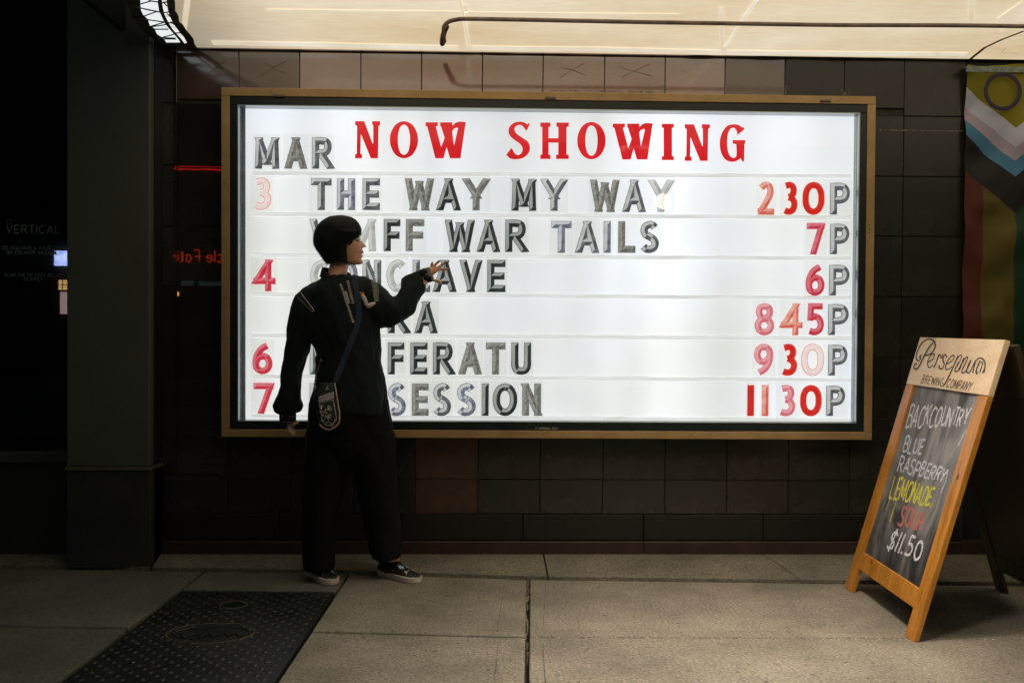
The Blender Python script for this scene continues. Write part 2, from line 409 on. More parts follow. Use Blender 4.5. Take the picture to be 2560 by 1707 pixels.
if len(cnt)>300:
    b=MB()
    vs=[v.co.copy() for v in sm.vertices]; fs=[tuple(p.vertices) for p in sm.polygons]
    for x,y in cnt[300:]: b.add([v+Vector((x,y,-.004)) for v in vs],fs)
    o=b.build('far_studs',M['iron'],cover,smooth=True); o['kind']='stuff'
def ellring(c,rx,ry,rot,z,r,n=48):
    return [Vector((c.x+rx*math.cos(a)*math.cos(rot)-ry*math.sin(a)*math.sin(rot), c.y+rx*math.cos(a)*math.sin(rot)+ry*math.sin(a)*math.cos(rot), z)) for a in [2*math.pi*i/n for i in range(n+1)]]
b=MB(); b.tube(ellring(oc,.142,.078,.0,-.004,0),.0045,6,caps=False); b.build('badge_rim',M['iron'],cover,smooth=True)
b=MB(); b.tube(ellring(oc,.166,.125,.0,-.004,0),.0030,6,caps=False); b.build('badge_rim',M['irondirt'],cover,smooth=True)
b=MB()
for px,py,qx,qy in [(455,815,490,890),(490,890,660,820),(710,810,745,880),(745,880,870,825),(890,815,930,880),(930,880,1080,815),(1140,805,1175,870),(1175,870,1260,825),(1305,815,1345,865),(1345,865,1480,800)]:
    A=onz(380+px/6.19,1450+py/6.19); B=onz(380+qx/6.19,1450+qy/6.19); A.z=B.z=-.001; b.tube([A,B],.004,6)
b.build('badge_emblem',M['iron'],cover)
b=MB(); n=28; b.add([(kc.x+.050*math.cos(a),kc.y+.050*math.sin(a),-.0028) for a in [2*math.pi*i/n for i in range(n)]],[tuple(range(n))]); b.build('lock_cap',mat('glossy_black',(.012,.016,.02),.12),cover)
b=MB(); b.tube(ellring(kc,.055,.055,0,-.004,0,36),.0035,6,caps=False); b.build('lock_ring',M['irondirt'],cover,smooth=True)
b=MB()
for k in range(46):
    x=random.uniform(hx0(-1),hx1(-1)); y=random.uniform(-1.9,-.62); r=random.uniform(.002,.008); a0=random.random()*3
    n=6; b.add([(x+r*random.uniform(.5,1.2)*math.cos(a0+i)*1.6,y+r*random.uniform(.5,1)*math.sin(a0+i),-.0022+i*1e-5) for i in range(n)],[tuple(range(n))])
o=b.build('grit',M['irondirt'],cover); o['kind']='stuff'

# ------------------------------------------------------------------ tiled wall
PX0=ony(153*1.0884,300).x     # left edge of the pilaster (approx.)
wall=root('tiled_wall',(.4,0,0),'dark brown glazed tile wall of the cinema around and below the lit sign','wall')
SX0,SX1,SZ0,SZ1=-1.3119,1.9724,.6164,2.3531        # the sign's outer frame on the wall
TW0,TW1=-1.63,2.43
MB().box((TW0-.15,.012,0),(TW1+.02,.30,2.75)).build('grout_bed',M['grout'],wall)
tcache={}
def tile(x0,x1,z0,z1,key='tile',jit=1):
    g=.0014; w_,h_=x1-x0-2*g,z1-z0-2*g
    if w_<.01 or h_<.01: return
    k=(round(w_,3),round(h_,3),key)
    if k not in tcache:
        b=MB().box((-k[0]/2,0,-k[1]/2),(k[0]/2,.013,k[1]/2)); me=bpy.data.meshes.new('tile'); me.from_pydata(b.v,[],b.f)
        bm=bmesh.new(); bm.from_mesh(me); bmesh.ops.bevel(bm,geom=[e for e in bm.edges if all(v.co.y<.001 for v in e.verts)],offset=.002,segments=1,affect='EDGES'); bmesh.ops.recalc_face_normals(bm,faces=bm.faces); bm.to_mesh(me); bm.free()
        me.materials.append(M[key]); tcache[k]=me
    o=bpy.data.objects.new('tile',tcache[k]); COL.objects.link(o); o.parent=wall
    o.location=((x0+x1)/2-.4, random.uniform(-.0004,.0004),(z0+z1)/2); o.rotation_euler=(random.gauss(0,.0010*jit),random.gauss(0,.0006),random.gauss(0,.0010*jit))
    return o
ZS=2.545                                   # soffit height
pitch=.3055
vx=[ony(p,170).x for p in (443,597,749,902,1054,1206,1358,1511.6,1663,1813,1963,2112,2262,2411)]
vx=[TW0]+vx; vx[-1]=TW1
zr=[ony(2300,p).z for p in (291,442,591,743,895,1045,1199)]
zl=[ony(430,p).z for p in (258,413,566,716,866,1018,1185)]
ztop=ZS+.02
for i in range(len(vx)-1):
    a,b_=vx[i],vx[i+1]; xc=(a+b_)/2
    if b_<=SX0+.03 or a>=SX1-.03:
        zz=[ztop]+(zl if xc<0 else zr)
        for k in range(len(zz)-1):
            key='tile_dull' if xc>0 else 'tile'
            aa,bb=a,b_
            tile(aa,bb,zz[k+1],zz[k],key,.6 if xc<0 else 1)
    else:
        key='tile_top_lit' if xc<1.1 else 'tile_half_lit' if xc<1.5 else 'tile_dull'
        if xc<-.95: key='tile_half_lit'
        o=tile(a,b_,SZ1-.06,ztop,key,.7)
        if a<SX0<b_: 
            for k in range(len(zl)-1): tile(a,SX0+.02,zl[k+1],min(zl[k],SZ1-.062),'tile',.6)
        if a<SX1<b_:
            for k in range(len(zr)-1): tile(SX1-.02,b_,zr[k+1],min(zr[k],SZ1-.062),'tile_dull')
zb=ony(1280,1198).z; zc=ony(1280,1284).z; zd=ony(1280,1350).z; z_top=SZ0+.05
lx=[ony(p,1200).x for p in (1038.5,1194.6,1350,1507,1662,1817,1971)]; pl_=.3125
while lx[0]>TW0+.31: lx.insert(0,lx[0]-pl_)
lx.insert(0,TW0)
while lx[-1]<TW1-.31: lx.append(lx[-1]+pl_)
lx.append(TW1)
for i in range(len(lx)-1):
    a,b_=lx[i],lx[i+1]; rust=abs((a+b_)/2-(ony(1116,1200).x))<.05
    tile(a,b_,zc,zb,'tile_rust' if rust else 'tile_dull'); 
    if a<SX1+.02 and b_>SX0-.02: tile(max(a,SX0-.02) if a<SX0 else a,min(b_,SX1+.02),zb,z_top,'tile_rust' if rust else 'tile_dull')
# dark stone band and skirting
x=TW0
while x<TW1-.01:
    x2=min(x+.61,TW1); MB().box((x+.002,-.004,zd+.002),(x2-.002,.011,zc-.003)).build('stone_panel',M['granite'],wall,bevel=.002)
    x=x2
x=TW0
while x<TW1-.01:
    x2=min(x+1.22,TW1); MB().box((x+.001,-.022,.012),(x2-.001,.011,zd-.002)).build('skirting',M['skirt'],wall,bevel=.003)
    x=x2
# salty mortar stains and red crayon crosses on the top row of tiles
M['salt']=mat('white_efflorescence',(.45,.40,.34),.9,var=.3,scale=60)
b=MB()
for px in (1359,1511,1663,1813,1963,2112):
    P=ony(px,228,-.004); n=16
    for k in range(22):
        x=P.x+random.gauss(0,.002+.0004*k); z=SZ1+.004+k*.0022*random.random()*(2 if px in(1663,1813,1963) else .6); r=random.uniform(.0008,.0028)
        b.add([(x-r,-.0035,z),(x+r*.6,-.0035,z-r*.4),(x+r,-.0035,z+r),(x-r*.4,-.0035,z+r*1.4)],[(0,1,2,3)])
for k in range(160):
    x=ony(random.uniform(1370,1640),220).x; z=SZ1+.003+abs(random.gauss(0,.0035)); r=random.uniform(.001,.004)
    b.add([(x-r*1.6,-.0033,z),(x+r,-.0033,z-r*.3),(x+r*1.5,-.0033,z+r*.5),(x-r,-.0033,z+r*.6)],[(0,1,2,3)])
for p1,p2,wd in ((332,328,.004),):
    a=ony(2200,326,-.004); c=ony(2404,326,-.004)
    for k in range(110):
        t=random.random(); x=lerp(a.x,c.x,t); z=a.z+random.gauss(0,.0018); r=random.uniform(.001,.004); b.add([(x-r*2,-.0033,z),(x+r,-.0033,z-r*.3),(x+r*2,-.0033,z+r*.3),(x-r,-.0033,z+r*.4)],[(0,1,2,3)])
o=b.build('lime_stain',M['salt'],wall); o['kind']='stuff'
M['crayon']=mat('red_crayon',(.30,.05,.05),.8)
def crayon(strokes):
    b=MB()
    for s_ in strokes: b.ribbon([ony(x,y,-.0032) for x,y in s_],[.0022*random.uniform(.4,1) for _ in s_],(0,-1,0))
    b.build('crayon_cross',M['crayon'],wall)
def Z3(l): return [(300+x/2.138,y/2.138) for x,y in l]
def Z4(l): return [(1300+x/1.867,y/1.867) for x,y in l]
crayon([Z3([(765,335),(800,352),(845,378),(885,395)]),Z3([(755,408),(800,372),(850,345),(895,325)])])
crayon([Z3([(440,325),(480,355),(520,395),(545,410)]),Z3([(470,400),(500,370),(560,325)])])
crayon([Z4([(190,316),(240,325),(305,352)]),Z4([(188,363),(230,335),(300,297)])])
crayon([Z4([(460,312),(520,330),(615,356)]),Z4([(478,360),(530,335),(605,300)])])

# ------------------------------------------------------------------ pilaster, window bay on the left
FP=-.18
pil=root('corner_pilaster',(-1.9,-.09,0),'plain grey painted pilaster left of the tiled wall','pillar')
xa=ony(167,600,FP).x; xb=ony(374,600,FP).x
zl_=ony(250,1172,FP).z
MB().box((xa,FP,zl_+.012),(xb,.3,3.1)).build('shaft',M['pilaster'],pil,bevel=.004)
MB().box((xa-.004,FP-.014,zl_-.006),(xb+.010,.3,zl_+.010)).build('ledge',mat('ledge_metal',(.10,.10,.07),.4,var=.2,scale=20),pil,bevel=.002)
MB().box((xa,FP-.004,.0),(xb+.006,.3,zl_-.008)).build('plinth',mat('plinth_paint',(.030,.032,.028),.6,var=.3,scale=6),pil,bevel=.004)
MB().box((xb+.006,FP+.06,.02),(TW0-.004,.3,3.1)).build('corner_trim',M['black'],pil)
bay=root('shop_window',(-2.9,0,0),'dark shop window with faint white recruiting notice at the far left','window')
zs=ony(80,1137,-.02).z
M['shopglass']=trmat('shop_glass',(.55,.6,.6),1.9,.01)
MB().box((-5.2,-.008,zs+.02),(xa-.01,-.002,2.9)).build('pane',M['shopglass'],bay)
MB().box((-5.2,.35,0),(xa,.37,3.0)).build('blind',mat('dark_interior',(.006,.007,.008),.9),bay)
MB().box((-5.2,-.05,zs-.035),(xa-.01,.08,zs+.018)).build('sill',mat('sill_stone',(.055,.060,.056),.5,var=.3,scale=8),bay,bevel=.004)
MB().box((-5.2,-.02,.01),(xa-.01,.3,zs-.037)).build('stall_riser',mat('riser_panel',(.020,.022,.018),.6,var=.35,scale=5),bay)
MB().box((-5.2,-.03,2.9),(xa-.01,.3,3.1)).build('head',M['black'],bay)
# building mass and parapet above the canopy
bd=root('cinema_building',(0,3,0),'dark cinema facade rising behind and above the canopy','building')
MB().box((-5.3,.38,0),(6.5,7,6)).build('body',mat('dark_render',(.03,.028,.025),.8,var=.2,scale=3),bd)
MB().box((-5.3,.0,3.11),(6.5,.37,6)).build('upper_wall',mat('upper_render',(.05,.045,.04),.8,var=.2,scale=3),bd)

# ------------------------------------------------------------------ stroke font
def L(*p): return ('L',list(p))
def C(*p): return ('C',list(p))
FONT={
'A':(.66,[L((0,0),(.33,1)),L((.33,1),(.66,0)),L((.11,.30),(.55,.30))]),
'B':(.55,[L((0,0),(0,1)),C((0,1),(.3,1),(.46,.93),(.48,.76),(.4,.57),(.2,.53),(0,.53)),C((0,.53),(.32,.53),(.52,.44),(.55,.26),(.46,.06),(.28,0),(0,0))]),
'C':(.62,[C((.62,.88),(.48,.98),(.33,1),(.14,.9),(.02,.68),(0,.48),(.06,.24),(.2,.05),(.36,0),(.5,.02),(.62,.12))]),
'D':(.6,[L((0,0),(0,1)),C((0,1),(.28,1),(.5,.86),(.6,.6),(.6,.4),(.5,.14),(.28,0),(0,0))]),
'E':(.5,[L((0,0),(0,1)),L((0,1),(.5,1)),L((0,.5),(.46,.5)),L((0,0),(.5,0))]),
'F':(.5,[L((0,0),(0,1)),L((0,1),(.5,1)),L((0,.5),(.46,.5))]),
'G':(.66,[C((.62,.88),(.48,.98),(.33,1),(.14,.9),(.02,.68),(0,.48),(.06,.24),(.2,.05),(.36,0),(.54,.04),(.64,.14)),L((.64,.1),(.64,.44)),L((.64,.44),(.4,.44))]),
'H':(.56,[L((0,0),(0,1)),L((.56,0),(.56,1)),L((0,.5),(.56,.5))]),
'I':(.0,[L((0,0),(0,1))]),
'K':(.58,[L((0,0),(0,1)),L((.56,1),(.02,.42)),L((.2,.6),(.58,0))]),
'L':(.48,[L((0,0),(0,1)),L((0,0),(.48,0))]),
'M':(.76,[L((0,0),(.04,1)),L((.04,1),(.38,.16)),L((.38,.16),(.72,1)),L((.72,1),(.76,0))]),
'N':(.60,[L((0,0),(0,1)),L((0,1),(.6,0)),L((.6,0),(.6,1))]),
'O':(.66,[C((.33,1),(.15,.93),(.03,.73),(0,.5),(.03,.27),(.15,.07),(.33,0),(.51,.07),(.63,.27),(.66,.5),(.63,.73),(.51,.93),(.33,1))]),
'P':(.56,[L((0,0),(0,1)),C((0,1),(.3,1),(.48,.94),(.56,.75),(.5,.55),(.32,.46),(0,.45))]),
'Q':(.66,[C((.33,1),(.15,.93),(.03,.73),(0,.5),(.03,.27),(.15,.07),(.33,0),(.51,.07),(.63,.27),(.66,.5),(.63,.73),(.51,.93),(.33,1)),L((.4,.22),(.66,-.06))]),
'R':(.58,[L((0,0),(0,1)),C((0,1),(.3,1),(.48,.95),(.54,.77),(.48,.58),(.32,.5),(0,.49)),L((.24,.48),(.58,0))]),
'S':(.56,[C((.53,.88),(.42,.98),(.28,1),(.1,.93),(.03,.76),(.1,.6),(.28,.51),(.46,.41),(.55,.25),(.48,.07),(.28,0),(.12,.02),(0,.12))]),
'T':(.56,[L((0,1),(.56,1)),L((.28,0),(.28,1))]),
'U':(.58,[L((0,1),(0,.4)),C((0,.42),(.01,.2),(.1,.04),(.29,0),(.48,.04),(.57,.2),(.58,.42)),L((.58,.4),(.58,1))]),
'V':(.64,[L((0,1),(.32,0)),L((.32,0),(.64,1))]),
'W':(.90,[L((0,1),(.2,0)),L((.2,0),(.45,.9)),L((.45,.9),(.70,0)),L((.70,0),(.90,1))]),
'X':(.6,[L((0,1),(.6,0)),L((.6,1),(0,0))]),
'Y':(.64,[L((0,1),(.32,.46)),L((.64,1),(.32,.46)),L((.32,.46),(.32,0))]),
'0':(.56,[C((.28,1),(.12,.93),(.02,.73),(0,.5),(.02,.27),(.12,.07),(.28,0),(.44,.07),(.54,.27),(.56,.5),(.54,.73),(.44,.93),(.28,1))]),
'1':(.0,[L((0,0),(0,1))]),
'2':(.52,[C((.02,.88),(.14,.98),(.28,1),(.43,.93),(.48,.76),(.42,.56),(.22,.28),(.0,.0)),L((0,0),(.52,0))]),
'3':(.52,[C((.04,.96),(.26,1),(.42,.93),(.46,.76),(.38,.6),(.2,.54)),C((.2,.54),(.38,.49),(.5,.36),(.5,.2),(.4,.05),(.2,0),(.0,.05))]),
'4':(.60,[L((.44,0),(.44,1)),L((.44,1),(0,.28)),L((0,.28),(.60,.28))]),
'5':(.52,[L((.46,1),(.06,1)),L((.06,1),(.04,.56)),C((.04,.56),(.25,.6),(.43,.52),(.52,.32),(.45,.1),(.24,0),(.0,.05))]),
'6':(.54,[C((.46,1),(.22,.86),(.06,.62),(0,.34),(.06,.1),(.26,0),(.46,.08),(.54,.3),(.46,.51),(.28,.58),(.1,.5),(.02,.36))]),
'7':(.52,[L((0,1),(.52,1)),L((.52,1),(.2,0))]),
'8':(.54,[C((.27,1),(.1,.94),(.05,.77),(.12,.6),(.27,.53),(.46,.44),(.54,.26),(.46,.07),(.27,0),(.08,.07),(0,.26),(.08,.44),(.27,.53),(.42,.6),(.49,.77),(.44,.94),(.27,1))]),
'9':(.54,[C((.08,0),(.32,.14),(.48,.38),(.54,.66),(.48,.9),(.28,1),(.08,.92),(0,.7),(.08,.49),(.26,.42),(.44,.5),(.52,.64))]),
'n':(.42,[L((0,0),(0,.62)),C((0,.45),(.12,.6),(.28,.62),(.40,.52),(.42,.36)),L((.42,.4),(.42,0))]),'c':(.40,[C((.40,.52),(.25,.62),(.08,.54),(0,.31),(.08,.08),(.25,0),(.40,.10))]),
'l':(.0,[L((0,0),(0,1))]),'e':(.44,[C((.02,.33),(.44,.36),(.36,.57),(.22,.62),(.06,.52),(0,.3),(.08,.08),(.24,0),(.42,.10))]),'a':(.42,[C((.42,.5),(.24,.62),(.06,.54),(0,.3),(.08,.06),(.22,0),(.42,.14)),L((.42,.62),(.42,0))]),
't':(.30,[L((.12,.9),(.12,.08)),L((0,.62),(.30,.62)),L((.12,.02),(.28,.02))]),'i':(.0,[L((0,0),(0,.62)),L((0,.82),(0,.92))]),'h':(.42,[L((0,0),(0,1)),C((0,.45),(.12,.6),(.28,.62),(.40,.52),(.42,.36)),L((.42,.4),(.42,0))]),
's':(.36,[C((.34,.54),(.18,.62),(.03,.5),(.14,.35),(.30,.26),(.34,.12),(.18,0),(0,.08))]),
'.':(.0,[L((0,0),(0,.13))]), ',':(0,[L((0,.06),(-.05,-.1))]), "'":(0,[L((0,1),(0,.8))]), '?':(.46,[C((0,.85),(.15,1),(.36,.96),(.46,.8),(.38,.62),(.22,.48),(.2,.28)),L((.2,0),(.2,.07))]),
'$':(.5,[C((.5,.78),(.38,.88),(.24,.9),(.08,.83),(.03,.7),(.1,.57),(.25,.5),(.42,.42),(.5,.28),(.43,.13),(.25,.08),(.1,.1),(0,.2)),L((.26,-.06),(.26,1.06))]),
}
def strokes(ch, n=5):
    wd,ss=FONT[ch]; out=[]
    for kind,p in ss:
        if kind=='L': out.append(('L',[Vector((a,b,0)) for a,b in p]))
        else: out.append(('C',cr([(a,b,0) for a,b in p],n)))
    return wd,out

# ------------------------------------------------------------------ the lit sign
sign=root('cinema_sign',((SX0+SX1)/2,0,SZ0),'large lit white letter board in a gold and black frame on the tiled wall','sign')
YF=-.10      # front of gold frame
def fr(p,y): return ony(p[0]*1.08844,p[1]*1.08844,y)
def rail(a0,a1,b1,b0,yfront,yback,name,mt,bev=.002):
    q=[fr(p,yfront) for p in (a0,a1,b1,b0)]
    return MB().hexa(q,(0,yback-yfront,0)).build(name,mt,sign,bevel=bev)
def rq(name,mt,yf,yb,o,i,bev=.002):
    """four rails between the outer and inner quads (TL,TR,BR,BL), mitre-free butt joints"""
    (tl,tr,br,bl),(a,b,c,d)=o,i
    def ex(p,q,x): t=(x-p[0])/(q[0]-p[0]); return (x,lerp(p[1],q[1],t))
    rail(tl,tr,(tr[0],b[1]+.0),(tl[0],a[1]),yf,yb,name,mt,bev)
    rail((bl[0],d[1]),(br[0],c[1]),br,bl,yf,yb,name,mt,bev)
    rail((tl[0],a[1]+.3),(a[0],a[1]+.3),(d[0],d[1]-.3),(bl[0],d[1]-.3),yf,yb,name,mt,bev)
    rail((b[0],b[1]+.3),(tr[0],b[1]+.3),(br[0],c[1]-.3),(c[0],c[1]-.3),yf,yb,name,mt,bev)
O1=[(508,201),(2012,222),(2003,1010),(508,1003)]; O2=[(527,220),(1993,240),(1985,992),(527,986)]
rq('gold_frame',M['gold'],YF,.01,O1,O2)
O3=[(546,241),(1975,260),(1967,972),(546,967)]
D2=[(528.2,221.2),(1991.8,241.2),(1983.8,990.8),(528.2,984.8)]
rq('door_frame',M['door'],YF+.006,-.055,D2,O3)
O4=[(550,245),(1971,264),(1963,968),(550,963)]
# inner reveal of the box
rq('reveal',M['reveal'],YF+.030,-.012,[(545.0,240.0),(1976,259),(1968,973),(545,968)],[(549,244.0),(1972,263),(1964,969.5),(549,964.5)],0)
# thin aluminium glass bead
rq('glass_bead',mat('aluminium_bead',(.5,.55,.55),.3,metal=.7),YF+.0045,YF+.02,[(545.0,240.4),(1976,259.4),(1968,972.6),(545,967.6)],[(547.2,242.2),(1973.8,261.2),(1965.8,970.6),(547.2,965.6)],0)
# glowing panel
def lightpanel():
    mt,t,b,o=nodes('lit_acrylic'); N=t.nodes; Lk=t.links
    tc=N.new('ShaderNodeTexCoord')
    def nz(sc,scale,d=3):
        mp=N.new('ShaderNodeMapping'); mp.inputs['Scale'].default_value=sc; Lk.new(tc.outputs['Object'],mp.inputs[0])
        n=N.new('ShaderNodeTexNoise'); n.inputs['Scale'].default_value=scale; n.inputs['Detail'].default_value=d; Lk.new(mp.outputs[0],n.inputs[0]); return n
    tubes=nz((1,1,.07),2.7,1.5); cl=nz((.55,1,.55),1.3,3); fi=nz((1,1,1),38,4)
    def mr(n,a,b_,lo=.3,hi=.7):
        r=N.new('ShaderNodeMapRange'); r.inputs['From Min'].default_value=lo; r.inputs['From Max'].default_value=hi; r.inputs['To Min'].default_value=a; r.inputs['To Max'].default_value=b_; Lk.new(n.outputs[0],r.inputs[0]); return r
    a=mr(tubes,.78,1.12); c=mr(cl,.84,1.10); f=mr(fi,.985,1.015)
    m1=N.new('ShaderNodeMath'); m1.operation='MULTIPLY'; Lk.new(a.outputs[0],m1.inputs[0]); Lk.new(c.outputs[0],m1.inputs[1])
    m2=N.new('ShaderNodeMath'); m2.operation='MULTIPLY'; Lk.new(m1.outputs[0],m2.inputs[0]); Lk.new(f.outputs[0],m2.inputs[1])
    m3=N.new('ShaderNodeMath'); m3.operation='MULTIPLY'; m3.inputs[1].default_value=L_PANEL; Lk.new(m2.outputs[0],m3.inputs[0])
    rp=N.new('ShaderNodeValToRGB'); rp.color_ramp.elements[0].color=(.86,.88,.84,1); rp.color_ramp.elements[1].color=(.84,.88,.95,1)
    rp.color_ramp.elements[0].position=.4; rp.color_ramp.elements[1].position=.6; Lk.new(cl.outputs[0],rp.inputs[0])
    Lk.new(rp.outputs[0],b.inputs['Emission Color']); Lk.new(m3.outputs[0],b.inputs['Emission Strength'])
    b.inputs['Base Color'].default_value=(.35,.35,.35,1); b.inputs['Roughness'].default_value=.5
    return mt
M['panel']=lightpanel()
pp=[fr(p,-.014) for p in ((564,246),(1962,262),(1954,968),(564,963))]
MB().hexa(pp,(0,.008,0)).build('light_panel',M['panel'],sign)
# dim edge of the box around the panel
pp=[fr(p,-.004) for p in ((540,236),(1984,256),(1976,976),(540,972))]
MB().hexa(pp,(0,.008,0)).build('box_back',mat('grey_edge',(.25,.29,.31),.4,var=.2,scale=20),sign)
# glass
gq=[fr(p,YF+.014) for p in O4]
glass=MB().hexa(gq,(0,.004,0)).build('glass_pane',trmat('sign_glass',(.985,.99,.99),1.28,.012),sign)
# letter rails
M['rail']=emat('clear_rail',(.60,.61,.58),(.76,.78,.77),L_PANEL,(1,1,20),4,base=(.3,.3,.3))
M['railline']=emat('rail_line',(.36,.36,.32),(.58,.58,.54),L_PANEL,(6,1,1),5,base=(.2,.2,.2))
for (ya,yb) in ((429,436),(531,539),(633,642),(731.5,740),(834,841),(937,945),(1035,1046)):
    h=9
    q=[ony(629,ya,-.026),ony(2128,yb+1,-.026),ony(2128,yb+h+1,-.026),ony(629,ya+h,-.026)]
    MB().hexa(q,(0,.010,0)).build('letter_rail',M['rail'],sign,bevel=.001)
    b=MB(); n=60; pts=[]
    for k in range(n+1):
        t=k/n; p=ony(lerp(629,2128,t),lerp(ya,yb+1,t)+random.uniform(-.5,.5),-.0275); pts.append(p)
    b.ribbon(pts,[.0020*random.uniform(.35,1.25) for _ in pts],(0,-1,0)); 
    pts=[p-Vector((0,0,.026)) for p in pts]; b.ribbon(pts,[.0012*random.uniform(.2,1.1) for _ in pts],(0,-1,0))
    o=b.build('rail_edge',M['railline'],sign)
# red NOW SHOWING characters fixed to the panel: traced outlines
M['redflat']=emat('red_vinyl',(.50,.004,.012),(.62,.008,.018),1.0,(1,1,1),9,base=(.4,.01,.01))
GL={
'N':[[(0,.0),(.25,0),(.48,.60),(.50,.60),(.50,.12),(.47,.09),(.47,0),(.69,0),(.69,.10),(.645,.13),(.63,1),(.43,1),(.165,.36),(.155,.36),(.145,.88),(.19,.90),(.19,1),(0,1),(0,.90),(.045,.87),(.055,.13),(0,.10)]],
'H':[[(0,0),(.27,0),(.27,.11),(.22,.12),(.22,.43),(.48,.43),(.48,.12),(.43,.11),(.43,0),(.76,0),(.76,.11),(.70,.12),(.70,.88),(.76,.89),(.76,1),(.42,1),(.42,.89),(.48,.88),(.48,.55),(.22,.55),(.22,.88),(.27,.89),(.27,1),(0,1),(0,.89),(.05,.88),(.05,.12),(0,.11)]],
'I':[[(0,0),(.32,0),(.32,.10),(.27,.11),(.27,.89),(.32,.90),(.32,1),(0,1),(0,.90),(.05,.89),(.05,.11),(0,.10)]],
'W':[[(0,.03),(.30,.03),(.30,.13),(.25,.14),(.385,.70),(.47,.45),(.38,.14),(.36,.13),(.36,.03),(.66,.03),(.66,.13),(.62,.14),(.625,.18),(.66,.12),(.74,.04),(.84,.01),(.95,.02),(1.0,.04),(.98,.09),(.86,1.0),(.60,1.0),(.52,.70),(.44,1.0),(.24,1.0),(.04,.14),(0,.13)],[(.655,.27),(.70,.20),(.77,.17),(.80,.19),(.70,.66)]],
}
def quickO():
    o=cr([(.38,0),(.17,.08),(.04,.28),(0,.5),(.04,.72),(.17,.92),(.38,1),(.59,.92),(.72,.72),(.76,.5),(.72,.28),(.59,.08)],4,True)
    i=cr([(.38,.09),(.28,.16),(.23,.32),(.215,.5),(.23,.68),(.28,.84),(.38,.91),(.48,.84),(.53,.68),(.545,.5),(.53,.32),(.48,.16)],4,True) if False else cr([(.38,.09,),(.28,.16),(.23,.32),(.215,.5),(.23,.68),(.28,.84),(.38,.91),(.48,.84),(.53,.68),(.545,.5),(.53,.32),(.48,.16)],4,True)
    return [[(p[0],p[1]) for p in o],[(p[0],p[1]) for p in i]]
def c2(l,n=3): return [(p[0],p[1]) for p in cr([(a,b) for a,b in l],n)]
GL['O']=quickO()
GL['S']=[c2([(.58,.08),(.50,.03),(.36,0),(.18,.05),(.07,.18),(.08,.34),(.20,.47),(.36,.58),(.44,.70),(.42,.82),(.34,.89),(.24,.86),(.18,.76),(.14,.70)])[:]+[(0,.88)]+c2([(.10,.98),(.26,1.0),(.46,.96),(.61,.83),(.64,.66),(.57,.52),(.42,.42),(.28,.32),(.22,.20),(.28,.11),(.40,.09),(.48,.16),(.55,.25)])+[(.64,.06),(.60,.04)]]
GL['G']=[c2([(.62,.09),(.52,.02),(.38,0),(.20,.05),(.06,.25),(.01,.5),(.05,.76),(.18,.95),(.36,1.0),(.50,.96),(.58,.90)])+[(.62,.99),(.67,.98),(.68,.52),(.70,.51),(.70,.42),(.36,.42),(.36,.51),(.46,.53),(.47,.74)]+c2([(.46,.86),(.37,.90),(.27,.82),(.22,.66),(.21,.46),(.23,.26),(.30,.12),(.40,.09),(.46,.16),(.49,.25),(.46,.31)])+[(.68,.13),(.65,.07)]]
def glyph(ch,P0,P1,name,mt,parent,lab=None):
    """P0 = (px,py) top-left, P1 = bottom-right corner of the letter box in the photo; made as a thin solid"""
    loops=GL[ch]; mx=max(p[0] for p in loops[0])
    def pt(u,v,y): return ony(lerp(P0[0],P1[0],u/mx),lerp(P0[1],P1[1],v),y)
    A=[[Vector((pt(u,v,-.016).x,pt(u,v,-.016).z,0)) for u,v in lp] for lp in loops]
    tri=tessellate_polygon(A); flat=[p for lp in A for p in lp]; b=MB(); n=len(flat)
    V=[(p.x,-.0185,p.y) for p in flat]+[(p.x,-.0145,p.y) for p in flat]; F=[tuple(t) for t in tri]
    k=0
    for lp in A:
        m_=len(lp)
        for i in range(m_): F.append((k+i,k+(i+1)%m_,k+(i+1)%m_+n,k+i+n))
        k+=m_
    b.add(V,F); o=b.build(name,mt,parent)
    if lab: o['label']=lab
NS=[('N',935,1108),('O',1175,1370),('W',1422,1703)]
for ch,a,b_ in NS: glyph(ch,(550+a/2.767,200+287/2.767),(550+b_/2.767,200+543/2.767),'red_letter',M['redflat'],sign,'red serif letter of NOW SHOWING')
for ch,a,b_,t_,u_ in [('S',-33,62,262,497),('H',127,305,268,495),('O',358,535,264,497),('W',580,832,268,498),('I',887,962,276,502),('N',1030,1187,279,507),('G',1247,1408,279,513)]:
    a0=1300+a/2.502
    if ch=='S': a0=550+1980/2.767
    glyph(ch,(a0,200+t_/2.502),(1300+b_/2.502,200+u_/2.502),'red_letter',M['redflat'],sign,'red serif letter of NOW SHOWING')
# hinges, maker's plate, screw marks
for px,py in ((697,241),(1376,246),(2064,253)):
    P=ony(px,py,YF-.002); MB().box((P.x-.026,YF-.008,P.z-.005),(P.x+.026,YF+.02,P.z+.007)).build('hinge',mat('steel_hinge',(.16,.15,.13),.4,metal=.8),sign,bevel=.002)
M['print']=mat('pale_print',(.55,.55,.52),.6)
def textmesh(b, s, org, ux, uz, h, wd, gap=.22, nrm=(0,-1,0), space=.45, jitter=0):
    """stroke text as ribbons"""
    x=0; ux=Vector(ux); uz=Vector(uz); org=Vector(org)
    for ch in s:
        if ch==' ': x+=space; continue
        w0,ss=strokes(ch,3)
        for kd,p in ss:
            pts=[org+ux*((x+q[0]+random.uniform(-jitter,jitter))*h)+uz*((q[1]+random.uniform(-jitter,jitter))*h) for q in p]
            b.ribbon(pts,wd,nrm)
        x+=w0+gap
    return x*h
def textwidth(s,gap=.22,space=.45): return sum(space if c==' ' else FONT[c][0]+gap for c in s)-gap
